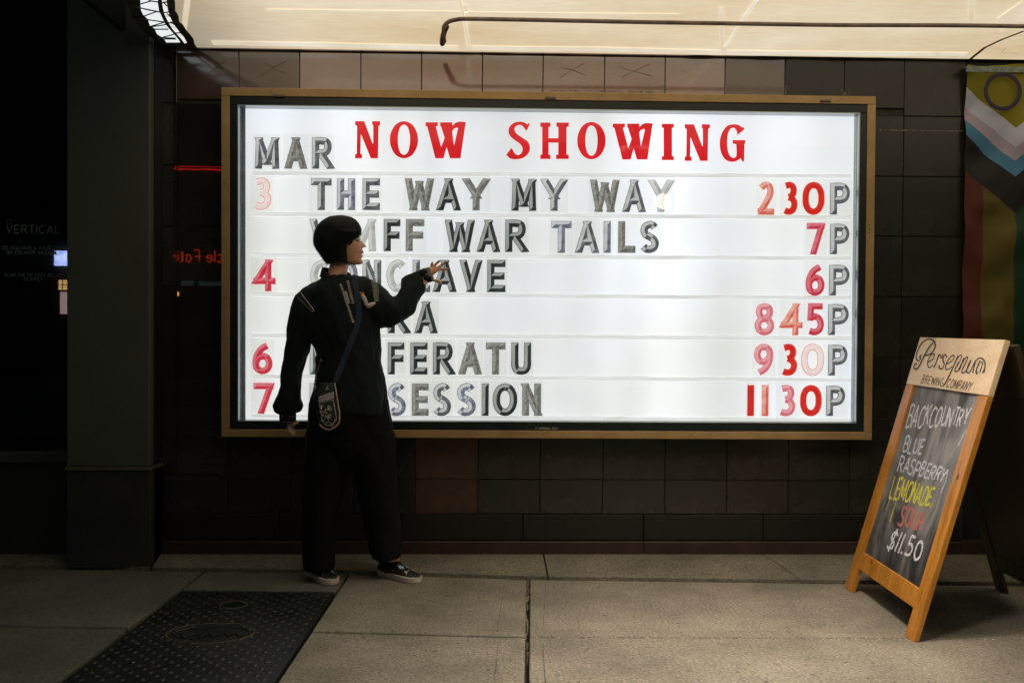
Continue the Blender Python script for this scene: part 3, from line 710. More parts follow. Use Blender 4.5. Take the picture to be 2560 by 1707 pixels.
P=ony(1348,1072.5,YF+.004); b=MB(); textmesh(b,'IMPERIAL SIGN',P,(1.25,0,0),(0,0,1),.0085,.0018,.25); b.ribbon([P+Vector((-.020,0,0)),P+Vector((-.014,0,.007)),P+Vector((-.008,0,.009))],[.001,.004,.001],(0,-1,0))
b.build('maker_name',M['print'],sign)
for px,py in ((1345+235,1077),(1970,1075),(2082,1077),(560*1.088,530*1.088),(2184,752),(2172,563),(2174,574),(2172,582)):
    P=ony(px,py,YF-.001); b=MB(); n=8; b.add([(P.x+.004*math.cos(i*.785),YF-.0015,P.z+.004*math.sin(i*.785)) for i in range(n)],[tuple(range(n))]); b.build('screw',mat('screw_metal',(.10,.10,.08),.5,metal=.5),sign)

# changeable letters -------------------------------------------------------
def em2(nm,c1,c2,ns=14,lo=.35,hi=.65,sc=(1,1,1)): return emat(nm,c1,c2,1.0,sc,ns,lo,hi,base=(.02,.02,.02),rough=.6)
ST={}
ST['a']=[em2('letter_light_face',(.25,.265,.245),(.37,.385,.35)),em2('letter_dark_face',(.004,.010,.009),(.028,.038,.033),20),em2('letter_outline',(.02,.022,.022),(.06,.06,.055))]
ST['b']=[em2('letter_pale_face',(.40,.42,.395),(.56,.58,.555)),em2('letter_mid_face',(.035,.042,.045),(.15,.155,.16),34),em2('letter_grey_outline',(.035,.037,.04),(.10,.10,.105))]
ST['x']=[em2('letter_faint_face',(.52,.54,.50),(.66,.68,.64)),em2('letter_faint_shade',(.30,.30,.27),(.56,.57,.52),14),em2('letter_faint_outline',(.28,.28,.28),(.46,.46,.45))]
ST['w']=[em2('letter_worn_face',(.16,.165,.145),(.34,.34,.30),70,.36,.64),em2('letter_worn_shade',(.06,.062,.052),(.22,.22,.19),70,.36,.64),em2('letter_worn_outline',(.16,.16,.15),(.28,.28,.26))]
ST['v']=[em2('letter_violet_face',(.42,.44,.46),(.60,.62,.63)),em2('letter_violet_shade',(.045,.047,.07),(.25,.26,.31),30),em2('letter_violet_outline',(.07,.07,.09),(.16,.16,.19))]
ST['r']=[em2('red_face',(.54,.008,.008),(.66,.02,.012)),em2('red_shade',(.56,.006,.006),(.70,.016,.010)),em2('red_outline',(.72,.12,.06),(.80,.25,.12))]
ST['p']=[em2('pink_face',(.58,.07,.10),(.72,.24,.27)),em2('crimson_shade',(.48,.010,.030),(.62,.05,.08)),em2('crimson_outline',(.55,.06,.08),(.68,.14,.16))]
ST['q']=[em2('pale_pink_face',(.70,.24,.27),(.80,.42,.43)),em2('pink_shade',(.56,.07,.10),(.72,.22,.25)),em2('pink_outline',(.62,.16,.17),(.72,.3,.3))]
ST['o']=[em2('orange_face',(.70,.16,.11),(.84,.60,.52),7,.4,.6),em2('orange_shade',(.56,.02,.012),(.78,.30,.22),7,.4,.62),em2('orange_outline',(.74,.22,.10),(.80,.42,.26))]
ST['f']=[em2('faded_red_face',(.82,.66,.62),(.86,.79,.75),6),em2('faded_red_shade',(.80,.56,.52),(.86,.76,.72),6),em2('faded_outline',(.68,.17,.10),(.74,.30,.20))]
CN={'a':'dark facet-shaded','b':'grey facet-shaded','x':'pale faded grey','w':'mottled worn grey','v':'violet grey','r':'solid red','p':'crimson facet-shaded','q':'pale pink','o':'faded orange','f':'almost faded out'}
M['plate']=trmat('clear_letter_plate',(.968,.968,.96),1.10,.2)
def prism(ch,x0,x1,y0,y1,st,sw=.0315):
    """bevelled character: every stroke is a ridge; facets that look up-left are the pale faces"""
    yb=-.034
    if ch in '023456789': sw=.0275
    A=ony(x0,y1,yb); B=ony(x1,y0,yb); W_,H_=B.x-A.x,B.z-A.z
    fw,ss=strokes(ch,4); h=sw/2
    if ch in 'I1': h=min(h,W_/2); 
    sx=(W_-2*h)/fw if fw>0 else 0; sz=(H_-2*h)
    if ch in '1I': ox=A.x+W_/2
    else: ox=A.x+h
    up=Vector((0,-1,0)); ht=.010
    def PT(q): return Vector((ox+q[0]*sx,yb,A.z+h+q[1]*sz))
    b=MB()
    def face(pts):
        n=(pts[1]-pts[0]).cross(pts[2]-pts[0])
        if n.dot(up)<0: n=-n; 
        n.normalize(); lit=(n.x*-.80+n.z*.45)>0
        b.add(pts,[tuple(range(len(pts)))],0 if lit else 1)  # light and shade of the bevel put into the face colours
    for kd,p in ss:
        Q=[PT(q) for q in p]
        if kd=='L':
            a,c=Q[0],Q[-1]; t=(c-a); ln=t.length; t.normalize(); s_=Vector((-t.z,0,t.x)) # side
            # ends square to the letter box for slanted strokes
            a2,c2_=a-t*h*.98,c+t*h*.98
            jit=Vector((0,-random.uniform(0,.0006),0))
            if abs(t.z)>.6 and abs(t.x)>.08:
                # level-cut ends
                k=h/abs(t.z); ex=Vector((1,0,0))*(k if t.z>0 else -k)
                a2=a-t*(h/abs(t.z)); c2_=c+t*(h/abs(t.z))
                L0,L1,R0_,R1=a2-ex,c2_-ex,a2+ex,c2_+ex
            else: L0,L1,R0_,R1=a2+s_*h,c2_+s_*h,a2-s_*h,c2_-s_*h
            r0_,r1=a2+t*h+up*ht+jit,c2_-t*h+up*ht+jit
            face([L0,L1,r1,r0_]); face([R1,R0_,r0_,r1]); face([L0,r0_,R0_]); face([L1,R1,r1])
            o_=.0028; ctr=(L0+L1+R0_+R1)/4
            oq=[v+((v-ctr).normalized()*0)+(-s_ if (v-ctr).dot(s_)<0 else s_)*o_*.8+(t if (v-ctr).dot(t)>0 else -t)*o_*.8+Vector((0,.0016,0)) for v in (L0,L1,R1,R0_)]
            b.add(oq,[(0,1,2,3)],2)
        else:
            n=len(Q); Ls=[];Rs=[];Cs=[]; closed=(Q[0]-Q[-1]).length<1e-4
            for i,q in enumerate(Q):
                t=(Q[min(i+1,n-1)]-Q[max(i-1,0)])
                if closed and i in(0,n-1): t=Q[1]-Q[n-2]
                t.normalize(); s_=Vector((-t.z,0,t.x)); Ls.append(q+s_*h); Rs.append(q-s_*h); Cs.append(q+up*ht)
            for i in range(n-1):
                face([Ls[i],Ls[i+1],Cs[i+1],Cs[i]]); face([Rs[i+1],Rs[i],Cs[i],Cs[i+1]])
            if not closed:
                face([Ls[0],Cs[0],Rs[0]]); face([Ls[-1],Rs[-1],Cs[-1]])
            oL=[Cs[i]*0+Ls[i]+(Ls[i]-Rs[i]).normalized()*.0030+Vector((0,.0016,0)) for i in range(n)]; oR=[Rs[i]-(Ls[i]-Rs[i]).normalized()*.0030+Vector((0,.0016,0)) for i in range(n)]
            b.add(oL+oR,[(i,i+1,n+i+1,n+i) for i in range(n-1)],2)
    return b
ORD=['first','second','third','fourth','fifth','sixth','seventh','eighth','ninth','tenth']
def put(ch,x0,x1,y0,y1,st,label,isnum):
    P=ony((x0+x1)/2,y1,-.034)
    rt=root('sign_letter',tuple(P),label,'digit' if isnum else 'letter','changeable letters on the lit sign')
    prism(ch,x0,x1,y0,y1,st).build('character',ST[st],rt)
    a=ony(x0-6,y1+6,-.028); c=ony(x1+6,y0-9,-.028)
    MB().box((a.x,-.0295,a.z),(c.x,-.0275,c.z)).build('clear_plate',M['plate'],rt)
def word(w_,row,occ,xs,y0,y1,sts):
    for i,(ch,(a,b_),s_) in enumerate(zip(w_,xs,sts)):
        lab=f"{CN[s_]} letter {ch}, {ORD[i]} in {occ+' ' if occ else ''}{w_}, {row}"
        put(ch,a,b_,y0,y1,s_,lab,False)
r1='top film row'; 
word('MAR','above the film rows at the left','',[(638,697),(714,765),(780.6,830)],345,421,'bwb')
word('THE',r1,'',[(778,828),(843,887),(907,949)],447,524,'bvb')
word('WAY',r1,'the first',[(1014,1083),(1094,1149),(1161,1220)],447.5,525,'waw')
word('MY',r1,'',[(1280,1340),(1357,1414)],449,526,'ab')
word('WAY',r1,'the second',[(1477,1547),(1559,1612),(1624.5,1681)],451,529,'wbx')
r2='second film row'
word('VIMFF',r2,'',[(777,828),(838,852),(866,939),(960,1000),(1015,1060)],549,627,'bbxaw')
word('WAR',r2,'',[(1114,1185),(1195,1247.5),(1264,1316)],551,629,'aaa')
word('TAILS',r2,'',[(1379,1428),(1441,1495),(1509,1527),(1546,1588.5),(1600.5,1647)],554,631,'vbvwb')
r3='third film row'
word('CONCLAVE',r3,'',[(777,826),(838,893),(907,952),(967,1015),(1032.5,1075),(1085,1138.5),(1151.5,1203),(1219,1263)],651,729,'xvbxbaaa')
r4='fourth film row'
word('ANORA',r4,'',[(775,828),(842,890),(903,956),(970,1021),(1039,1091)],755,832,'aaaaa')
r5='fifth film row'
word('NOSFERATU',r5,'',[(775,822),(838,890),(905,952),(970,1010),(1026.5,1068),(1083,1133),(1149,1202),(1215,1263),(1279,1327)],857,935,'baaaaawwa')
r6='lowest film row'
word('POSSESSION',r6,'',[(775,818),(830,886),(900,948),(970,1014),(1030,1071),(1083,1127),(1142,1189),(1205,1221),(1233,1292),(1306,1352)],959,1038,'bbbvwbvaaw')
def digs(s_,xs,ys,sts,when):
    n=0
    for ch,(a,b_),st in zip(s_,xs,sts):
        y0,y1=ys if ch!='P' else (ys[0]+3,ys[1]-.5)
        kind='letter P' if ch=='P' else f'digit {ch}'
        pos={0:'first',1:'second',2:'third',3:'fourth',4:'last'}[n]; n+=1
        put(ch,a,b_,y0,y1,st,f"{CN[st]} {kind}, {pos} in the time {s_}, {when}",ch!='P')
digs('230P',[(1895,1935.5),(1955,1994),(2007,2061),(2076,2124)],(456,536),'orrb','top film row')
digs('7P',[(2017,2061),(2076,2122.5)],(558.5,635),'pb','second film row')
digs('6P',[(2015,2061),(2073.5,2123)],(661,738),'pb','third film row')
digs('845P',[(1887.5,1935),(1953,2006.5),(2017,2059.5),(2071,2121)],(759,837),'qopb','fourth film row')
digs('930P',[(1886,1932.5),(1951,1993),(2004,2059.5),(2071,2118)],(860.5,938),'qrfb','fifth film row')
digs('1130P',[(1868.7,1885),(1904,1922),(1945.6,1988),(2001,2054),(2066,2112)],(963,1039),'roqrb','lowest film row')
for ch,xs,ys,st,wh in (('3',(632,677),(446,523),'f','beside THE WAY MY WAY'),('4',(634,688),(650,727),'p','beside CONCLAVE'),('6',(632,680),(857,934),'p','left of the woman beside NOSFERATU'),('7',(634,683),(958,1033),'p','left of the woman beside POSSESSION')):
    put(ch,xs[0],xs[1],ys[0],ys[1],st,f"{CN[st]} date digit {ch} in the left column, {wh}",True)

# ------------------------------------------------------------------ canopy
can=root('marquee_canopy',(1.2,-1.2,ZS),'glowing cream canopy soffit projecting from the wall above the sign','canopy')
def soffmat():
    mt,t,b,o=nodes('glowing_canopy_skin'); N=t.nodes; Lk=t.links
    tc=N.new('ShaderNodeTexCoord')
    def nz(sc,scale,d=4):
        mp=N.new('ShaderNodeMapping'); mp.inputs['Scale'].default_value=sc; Lk.new(tc.outputs['Object'],mp.inputs[0])
        n=N.new('ShaderNodeTexNoise'); n.inputs['Scale'].default_value=scale; n.inputs['Detail'].default_value=d; Lk.new(mp.outputs[0],n.inputs[0]); return n
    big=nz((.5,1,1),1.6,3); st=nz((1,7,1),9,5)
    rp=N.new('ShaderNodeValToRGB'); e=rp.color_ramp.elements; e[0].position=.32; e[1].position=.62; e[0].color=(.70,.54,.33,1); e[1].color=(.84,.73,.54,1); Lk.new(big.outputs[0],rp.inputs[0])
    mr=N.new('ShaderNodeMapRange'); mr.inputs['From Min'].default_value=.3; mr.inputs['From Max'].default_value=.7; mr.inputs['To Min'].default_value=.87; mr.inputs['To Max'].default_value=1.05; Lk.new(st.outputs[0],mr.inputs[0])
    # emission strength falls towards the left end
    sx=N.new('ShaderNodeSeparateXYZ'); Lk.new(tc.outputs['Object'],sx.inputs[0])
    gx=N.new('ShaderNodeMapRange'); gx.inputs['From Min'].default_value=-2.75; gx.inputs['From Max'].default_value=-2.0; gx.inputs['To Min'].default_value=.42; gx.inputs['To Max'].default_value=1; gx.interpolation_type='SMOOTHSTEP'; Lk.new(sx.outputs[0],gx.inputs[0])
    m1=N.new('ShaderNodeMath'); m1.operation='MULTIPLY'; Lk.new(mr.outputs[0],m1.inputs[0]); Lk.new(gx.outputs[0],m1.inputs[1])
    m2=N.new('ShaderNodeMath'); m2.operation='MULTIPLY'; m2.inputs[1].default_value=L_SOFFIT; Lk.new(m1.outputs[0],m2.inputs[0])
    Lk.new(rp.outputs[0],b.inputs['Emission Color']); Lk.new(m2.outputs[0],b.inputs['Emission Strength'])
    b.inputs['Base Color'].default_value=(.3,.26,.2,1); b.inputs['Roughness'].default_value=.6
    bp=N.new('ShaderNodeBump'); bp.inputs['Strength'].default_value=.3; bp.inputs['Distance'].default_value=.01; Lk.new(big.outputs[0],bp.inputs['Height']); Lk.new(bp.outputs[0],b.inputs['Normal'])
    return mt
M['soffit']=soffmat()
xL=onz(486,113,ZS).x
n0=(0,0,-1)
# left outline of the soffit follows the laced end
edge=[onz(300+x/10.69,y/10.69,ZS) for x,y in ((1980,1240),(1960,1100),(1850,960),(1720,760),(1580,620),(1570,480),(1480,300),(1470,100),(1400,-60),(1330,-400))]
poly=[Vector((4.2,-.012,ZS)),Vector((xL,-.012,ZS))]+[Vector((p.x,p.y,ZS)) for p in edge]+[Vector((edge[-1].x,-2.6,ZS)),Vector((4.2,-2.6,ZS))]
b=MB(); nn=len(poly); b.add(poly+[p+Vector((0,0,.02)) for p in poly],[tuple(range(nn)),tuple(range(2*nn-1,nn-1,-1))]+[(i,(i+1)%nn,(i+1)%nn+nn,i+nn) for i in range(nn)]); 
b.build('soffit_skin',M['soffit'],can)
MB().box((-1.75,-2.66,ZS-.03),(4.2,-2.605,ZS+.75)).build('fascia',mat('canopy_fascia',(.35,.32,.28),.5,var=.2),can)
MB().box((-1.75,-2.6,ZS+.60),(4.2,-.0,ZS+.64)).build('canopy_roof',M['black'],can)
MB().box((-1.75,-2.6,ZS+.03),(-1.72,-.0,ZS+.59)).build('end_panel',M['black'],can)
M['band']=emat('pale_seam_glow',(.66,.59,.44),(.78,.73,.62),1.0,(1,1,1),4,base=(.5,.5,.45))  # seams and light showing through the skin, painted as glowing strips
M['band2']=emat('soft_seam_glow',(.64,.54,.38),(.73,.65,.50),1.0,(1,1,1),3,base=(.5,.5,.45))
def sband(pts,wd,mt,dz=.004,name='seam_glow_strip'):
    b=MB(); b.ribbon([onz(x,y,ZS-dz) for x,y in pts],wd,(0,0,1)); return b.build(name,mt,can)
def D(l): return [(x*1.08844,y*1.08844) for x,y in l]
def stripquad(q,mt,dz=.004,name='seam_glow_strip'):
    b=MB(); P=[onz(x*1.08844,y*1.08844,ZS-dz) for x,y in q]; b.add(P,[tuple(range(len(P)))]); return b.build(name,mt,can)
stripquad([(485,95),(760,100),(1052,107),(1052,116),(760,109),(490,104)],M['band'])
stripquad([(1085,107),(1400,110),(1655,117),(1655,125),(1400,119),(1085,115)],M['band'])
stripquad([(1670,117),(1950,120),(2225,122),(2215,130),(1950,129),(1670,126)],M['band'])
stripquad([(610,22),(1090,28),(1090,31),(610,26)],M['band2']); stripquad([(1095,29),(1560,33),(1560,36),(1095,32)],M['band2'])
stripquad([(1060,12),(1073,12),(1077,60),(1070,60)],M['band2']); stripquad([(1063,48),(1074,48),(1078,112),(1072,112)],M['band'],.0045)
stripquad([(1651,18),(1662,18),(1662,112),(1655,112)],M['band2']); stripquad([(1735,-3),(1745,-3),(1668,112),(1662,112)],M['band'],.0055)
stripquad([(2224,-3),(2240,-3),(2234,62),(2226,62)],M['band2'])
stripquad([(424,-3),(438,-3),(428,78),(416,78)],M['band2']); stripquad([(2290,45),(2352,2),(2352,30),(2300,78)],M['band2'],.006)
M['crease']=mat('dark_crease',(.22,.15,.08),.7,var=.3)
sband(D([(1055,0),(1066,40),(1078,112)]),.010,M['band2'],.0065,'crease'); b=MB()
for l,wd in ((D([(2228,137),(2262,110),(2300,92),(2352,72)]),.016),(D([(2290,116),(2310,112),(2300,122),(2340,124)]),.002),(D([(2140,122),(2160,120),(2150,128),(2200,130)]),.002)):
    b.ribbon([onz(x,y,ZS-.007) for x,y in l],wd,(0,0,1))
b.build('crease',M['crease'],can)
# ragged dark flashing between soffit and wall
b=MB(); n=420; pts=[]
xs0,xs1=xL-.05,4.2
for i in range(n+1):
    x=lerp(xs0,xs1,i/n); px=1280+ (x/5)*FPX
    k=.010+.006*noise.noise(Vector((x*9,0,0)))+ .008*max(0,noise.noise(Vector((x*45,3,0))))
    if 1.0<x<2.1: k+=.022*max(0,noise.noise(Vector((x*6,7,0)))+.25)+.008*abs(noise.noise(Vector((x*70,1,0))))
    pts.append((x,k))
V=[]
for x,k in pts: V += [(x,.012,ZS-.010),(x,-.012-k,ZS-.008)]
b.add(V,[(2*i,2*i+1,2*i+3,2*i+2) for i in range(n)]); b.build('torn_flashing',M['darkgap'],can)
# conduit
M['conduit']=mat('rusty_conduit',(.26,.20,.16),.55,var=.4,scale=14,metal=.2)
cp=[(1021,96),(1019,80),(1020,62),(1030,51),(1048,46),(1075,44),(1200,46),(1450,51),(1700,55),(1900,58),(2050,58.5),(2200,59),(2420,62)]
pts=cr([onz(x*1.0884,y*1.0884,ZS-.022) for x,y in cp],6)
MB().tube(pts,.0095,10).build('conduit',M['conduit'],can,smooth=True)
b=MB(); pts=[onz(x*1.0884,y*1.0884,ZS-.016) for x,y in ((1016,101),(1017,88),(1021,72),(1026,62))]; b.tube(cr(pts,5),[.013,.012,.014,.012,.013]*3+[.012],8); b.build('conduit_boot',mat('brown_foam',(.10,.055,.035),.9,bump=.8,bscale=200),can,smooth=True)
# added unseen downlights that brighten pavement, sandwich board and face; black cans narrow them
for x,y,dp,ls in ((.80,-2.02,.25,L_FILL*.45),(1.08,-1.62,.20,L_FILL*1.05),(.95,-2.25,.10,L_FILL*.40)):
    lm=bpy.data.materials.new('fill_lamp_glow'); lm.use_nodes=True; e=lm.node_tree.nodes['Principled BSDF']; e.inputs['Emission Color'].default_value=(1,.86,.70,1); e.inputs['Emission Strength'].default_value=ls
    dl=empty('added_downlight'); dl.parent=can; dl.location=Vector((x,y,ZS))-Vector(PO[can.name]); PO[dl.name]=(x,y,ZS)
    b=MB(); n=24; b.add([(x+.105*math.cos(2*math.pi*i/n),y+.105*math.sin(2*math.pi*i/n),ZS-.012) for i in range(n)],[tuple(range(n))[::-1]]); b.build('lens',lm,dl)
    b=MB(); rg_=[]
    for rr_,zz_ in ((.112,ZS-.002),(.112,ZS-dp),(.122,ZS-dp),(.122,ZS-.002)): rg_.append([Vector((x+rr_*math.cos(2*math.pi*i/n),y+rr_*math.sin(2*math.pi*i/n),zz_)) for i in range(n)])
    b.loft(rg_,caps=False); b.build('can',M['black'],dl,smooth=False)
# laced open end with its bright inside
def Zc(l,z): return [onz(300+x/10.69,y/10.69,z) for x,y in l]
def fill(l,z,name,mt,th=.004):
    P=Zc(l,z); b=MB(); k=len(P); A=[Vector((p.x,p.y,0)) for p in P]; tri=tessellate_polygon([A])
    b.add(P+[p+Vector((0,0,th)) for p in P],[tuple(t) for t in tri]+[tuple(i+k for i in t) for t in tri]+[(i,(i+1)%k,(i+1)%k+k,i+k) for i in range(k)]); o=b.build(name,mt,can); return o
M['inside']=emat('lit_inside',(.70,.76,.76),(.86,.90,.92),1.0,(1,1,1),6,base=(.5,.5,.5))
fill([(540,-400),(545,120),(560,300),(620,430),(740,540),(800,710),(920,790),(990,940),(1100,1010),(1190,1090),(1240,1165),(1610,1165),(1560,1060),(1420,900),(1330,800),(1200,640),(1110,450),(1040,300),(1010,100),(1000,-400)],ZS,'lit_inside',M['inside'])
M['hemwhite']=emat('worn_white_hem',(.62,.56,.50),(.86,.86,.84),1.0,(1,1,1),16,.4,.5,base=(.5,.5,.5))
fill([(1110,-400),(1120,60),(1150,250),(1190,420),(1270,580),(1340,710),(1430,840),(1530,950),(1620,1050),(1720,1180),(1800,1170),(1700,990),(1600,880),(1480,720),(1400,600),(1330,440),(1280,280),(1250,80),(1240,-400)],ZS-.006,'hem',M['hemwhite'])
M['rib']=mat('dark_rib',(.05,.035,.022),.6,var=.4)
fill([(1000,-400),(1012,100),(1042,300),(1112,450),(1202,640),(1332,800),(1422,900),(1562,1060),(1650,1200),(1760,1230),(1720,1180),(1620,1050),(1530,950),(1430,840),(1340,710),(1270,580),(1190,420),(1150,250),(1118,60),(1108,-400)],ZS-.010,'rib',M['rib'],.008)
M['canvas']=mat('olive_canvas',(.095,.085,.045),.8,var=.5,scale=12,bump=.3)
sc_=[(1240,-400),(1400,-40),(1470,60),(1475,190),(1440,290),(1520,370),(1570,480),(1580,610),(1680,680),(1770,830),(1860,930),(1960,1060),(2000,1220),(2040,1270),(1780,1270),(1740,1180),(1800,1170),(1700,990),(1600,880),(1480,720),(1400,600),(1330,440),(1280,280),(1250,80)]
fill(sc_,ZS-.012,'laced_canvas',M['canvas'])
M['canvas2']=mat('grey_green_canvas',(.06,.07,.05),.8,var=.5,scale=12,bump=.3)
fill([(60,-400),(100,-60),(180,150),(290,310),(320,470),(470,640),(620,860),(820,1000),(980,1120),(1220,1260),(1760,1270),(1640,1200),(1610,1165),(1240,1165),(1190,1090),(1100,1010),(990,940),(920,790),(800,710),(740,540),(620,430),(560,300),(545,120),(540,-400)],ZS-.012,'laced_canvas',M['canvas2'])
M['lace']=mat('dark_lace',(.03,.026,.026),.6)
for l in ([(150,60),(560,225),(1000,320),(1160,350),(1300,330)],[(400,180),(720,265),(990,315)],[(640,440),(990,315)],[(560,115),(830,35),(1140,85),(1270,60)],[(300,470),(700,530),(1200,600),(1400,625)],[(800,720),(1190,600)],[(830,725),(1230,665)],[(900,790),(1290,790)],[(1120,1010),(1430,930)],[(1140,1015),(1480,1030)],[(1440,890),(1700,885)],[(1170,1050),(1500,1050)],[(1180,90),(1250,165)],[(1270,380),(1340,450)],[(1360,590),(1440,660)],[(560,-100),(830,35)],[(1250,20),(1400,45)],[(1290,290),(1470,320)],[(1380,400),(1540,430)],[(1420,590),(1570,610)],[(1600,890),(1780,870)]):
    b=MB(); b.tube(Zc(l,ZS-.020),.0028,6); b.build('lace',M['lace'],can)

# ------------------------------------------------------------------ banner on the right
ban=root('pride_banner',(2.66,-.03,1.6),'hanging striped pride banner with a purple ring on yellow at the right edge','banner')
def banmat():
    mt,t,b,o=nodes('printed_banner'); N=t.nodes; Lk=t.links
    tc=N.new('ShaderNodeTexCoord'); sx=N.new('ShaderNodeSeparateXYZ'); Lk.new(tc.outputs['Object'],sx.inputs[0])
    def mth(op,a,b_=None):
        n=N.new('ShaderNodeMath'); n.operation=op
        for i,v in enumerate((a,b_)):
            if v is None: continue
            if isinstance(v,(int,float)): n.inputs[i].default_value=v
            else: Lk.new(v,n.inputs[i])
        return n.outputs[0]
    PXM=5/FPX; zc_=1.6; xc_=2.66
    # wobble
    nz=N.new('ShaderNodeTexNoise'); nz.inputs['Scale'].default_value=5; Lk.new(tc.outputs['Object'],nz.inputs[0])
    wob=mth('MULTIPLY',mth('SUBTRACT',nz.outputs[0],.5),.03)
    x=mth('ADD',sx.outputs[0],wob); ax=mth('ABSOLUTE',x)
    tt=mth('ADD',sx.outputs[2],mth('MULTIPLY',ax,-.86))     # apex height relative
    def za(py): return ony(2530,py).z-zc_
    top=za(327)+.12; bot=za(600)
    def ramp(src,lo,hi,stops):
        mr=N.new('ShaderNodeMapRange'); mr.inputs['From Min'].default_value=lo; mr.inputs['From Max'].default_value=hi; Lk.new(src,mr.inputs[0])
        rp=N.new('ShaderNodeValToRGB'); rp.color_ramp.interpolation='CONSTANT'; e=rp.color_ramp.elements
        while len(e)>1: e.remove(e[-1])
        e[0].position=0; e[0].color=(*stops[0][1],1)
        for p,c in stops[1:]:
            k=e.new(min(1,max(0,(p-lo)/(hi-lo)))); k.color=(*c,1)
        Lk.new(mr.outputs[0],rp.inputs[0]); return rp.outputs[0]
    lo,hi=za(620),za(250)
    ch=ramp(tt,lo,hi,[(lo,(0,0,0)),(za(535),(.008,.008,.010)),(za(447),(.07,.24,.44)),(za(408),(.46,.40,.52)),(za(375),(.58,.62,.84)),(za(327),(.26,.24,.008))])
    stp=ramp(x,-.30,.30,[(-.30,(.09,.012,.006)),(-.245+.0,(.10,.015,.006)),(-.155,(.11,.085,.006)),(-.0,(.004,.045,.018)),(.10,(.02,.05,.30)),(.18,(.15,.02,.22))])
    mx=N.new('ShaderNodeMix'); mx.data_type='RGBA'; lt=mth('LESS_THAN',tt,za(535)); Lk.new(lt,mx.inputs[0]); Lk.new(ch,mx.inputs[6]); Lk.new(stp,mx.inputs[7])
    Lk.new(mx.outputs[2],b.inputs['Base Color']); b.inputs['Roughness'].default_value=.7; return mt
bx0=ony(2411,300,-.02).x; bw=.50; zt=ony(2480,168).z
b=MB(); nx,nz_=24,60; V=[]
for j in range(nz_+1):
    for i in range(nx+1):
        u=i/nx; v=j/nz_; x=bx0+bw*u; z=zt-1.75*v
        yy=-.045+.016*math.sin(u*7+v*3)+.032*noise.noise(Vector((u*3+v*3,v*9,0)))+.010*noise.noise(Vector((u*9+v*5,v*20,2)))
        V.append((x,yy,z))
b.add(V,[(j*(nx+1)+i,j*(nx+1)+i+1,(j+1)*(nx+1)+i+1,(j+1)*(nx+1)+i) for j in range(nz_) for i in range(nx)])
b.build('cloth',banmat(),ban,smooth=True)
c=ony(2507,229,-.086); b=MB(); b.tube([c+Vector((.086*math.cos(a),.001*math.sin(a*3),.086*math.sin(a))) for a in [2*math.pi*i/40 for i in range(41)]],0.0115,6,caps=False)
for v in b.v: v.y=c.y+(v.y-c.y)*.2
b.build('purple_ring',mat('purple_print',(.035,.02,.07),.6),ban)
a=ony(2413,176,-.055); MB().box((a.x,-.074,a.z-.012),(a.x+.36,-.062,a.z+.016)).build('top_hem',mat('white_green_tape',(.25,.32,.30),.6,var=.5,scale=60),ban)
b=MB()
rc=ony(2479,522,-.078)
for k in range(3):
    a0=math.pi/2+k*2*math.pi/3; P=[rc+Vector((.020*math.cos(a0+t),0,.020*math.sin(a0+t))) for t in (-.75,-.4,0,.35)]
    b.ribbon(P,[.008,.008,.008,.008],(0,-1,0)); e_=P[-1]; d_=(P[-1]-P[-2]).normalized(); s_=d_.cross(Vector((0,1,0)))
    b.add([e_+s_*.009,e_-s_*.009,e_+d_*.011],[(0,1,2)])
b.build('recycling_reflection',mat('reflection_print',(.03,.045,.02),.6),ban)  # reflection of a bin's symbol, painted onto the cloth
rw=root('side_wall',(2.9,.1,0),'dark wall behind the banner to the right of the tiles','wall')
MB().box((TW1+.021,.05,0),(6.4,.36,3.1)).build('wall_face',mat('dark_green_paint',(.012,.016,.012),.6,var=.3),rw)
MB().box((TW1+.0,-.022,.012),(6.4,.049,zd)).build('wall_base',M['skirt'],rw)

# ------------------------------------------------------------------ recruiting notice inside the left window
notice=root('window_notice',(-2.3,.03,1.6),'faint white VERTICAL recruiting notice lettered on the dark window','notice')
M['faint']=mat('faint_white_vinyl',(.19,.27,.26),.7,var=.3,scale=60)
def ZN(x,y,yy=-.0105): return ony(x/4.9,520+y/4.9,yy)
def zline(s_,x0,x1,ytop,ybot,wd,gap=.25,name='lettering'):
    a=ZN(x0,ybot); c=ZN(x1,ybot); h=(ZN(x0,ytop)-a).z; tw=textwidth(s_,gap)*h; b=MB()
    textmesh(b,s_,a,((c.x-a.x)/tw,0,0),(0,0,1),h,wd,gap); b.build(name,M['faint'],notice)
zline('VERTICAL',80,730,212,308,.0062,.28)
b=MB(); c=ZN(110,172); b.tube([c+Vector((.011*math.cos(a),0,.011*math.sin(a))) for a in [2*math.pi*i/20 for i in range(21)]],.0016,4,caps=False); b.build('lettering',M['faint'],notice)
zline('DO YOU HAVE A VALID S.I.N.?',30,780,465,508,.0034); zline('DO YOU HAVE AN EMAIL',80,700,522,565,.0034)
zline('SCAN THE QR CODE BELOW',50,760,798,838,.0028); zline('TO APPLY',285,525,852,893,.0028)

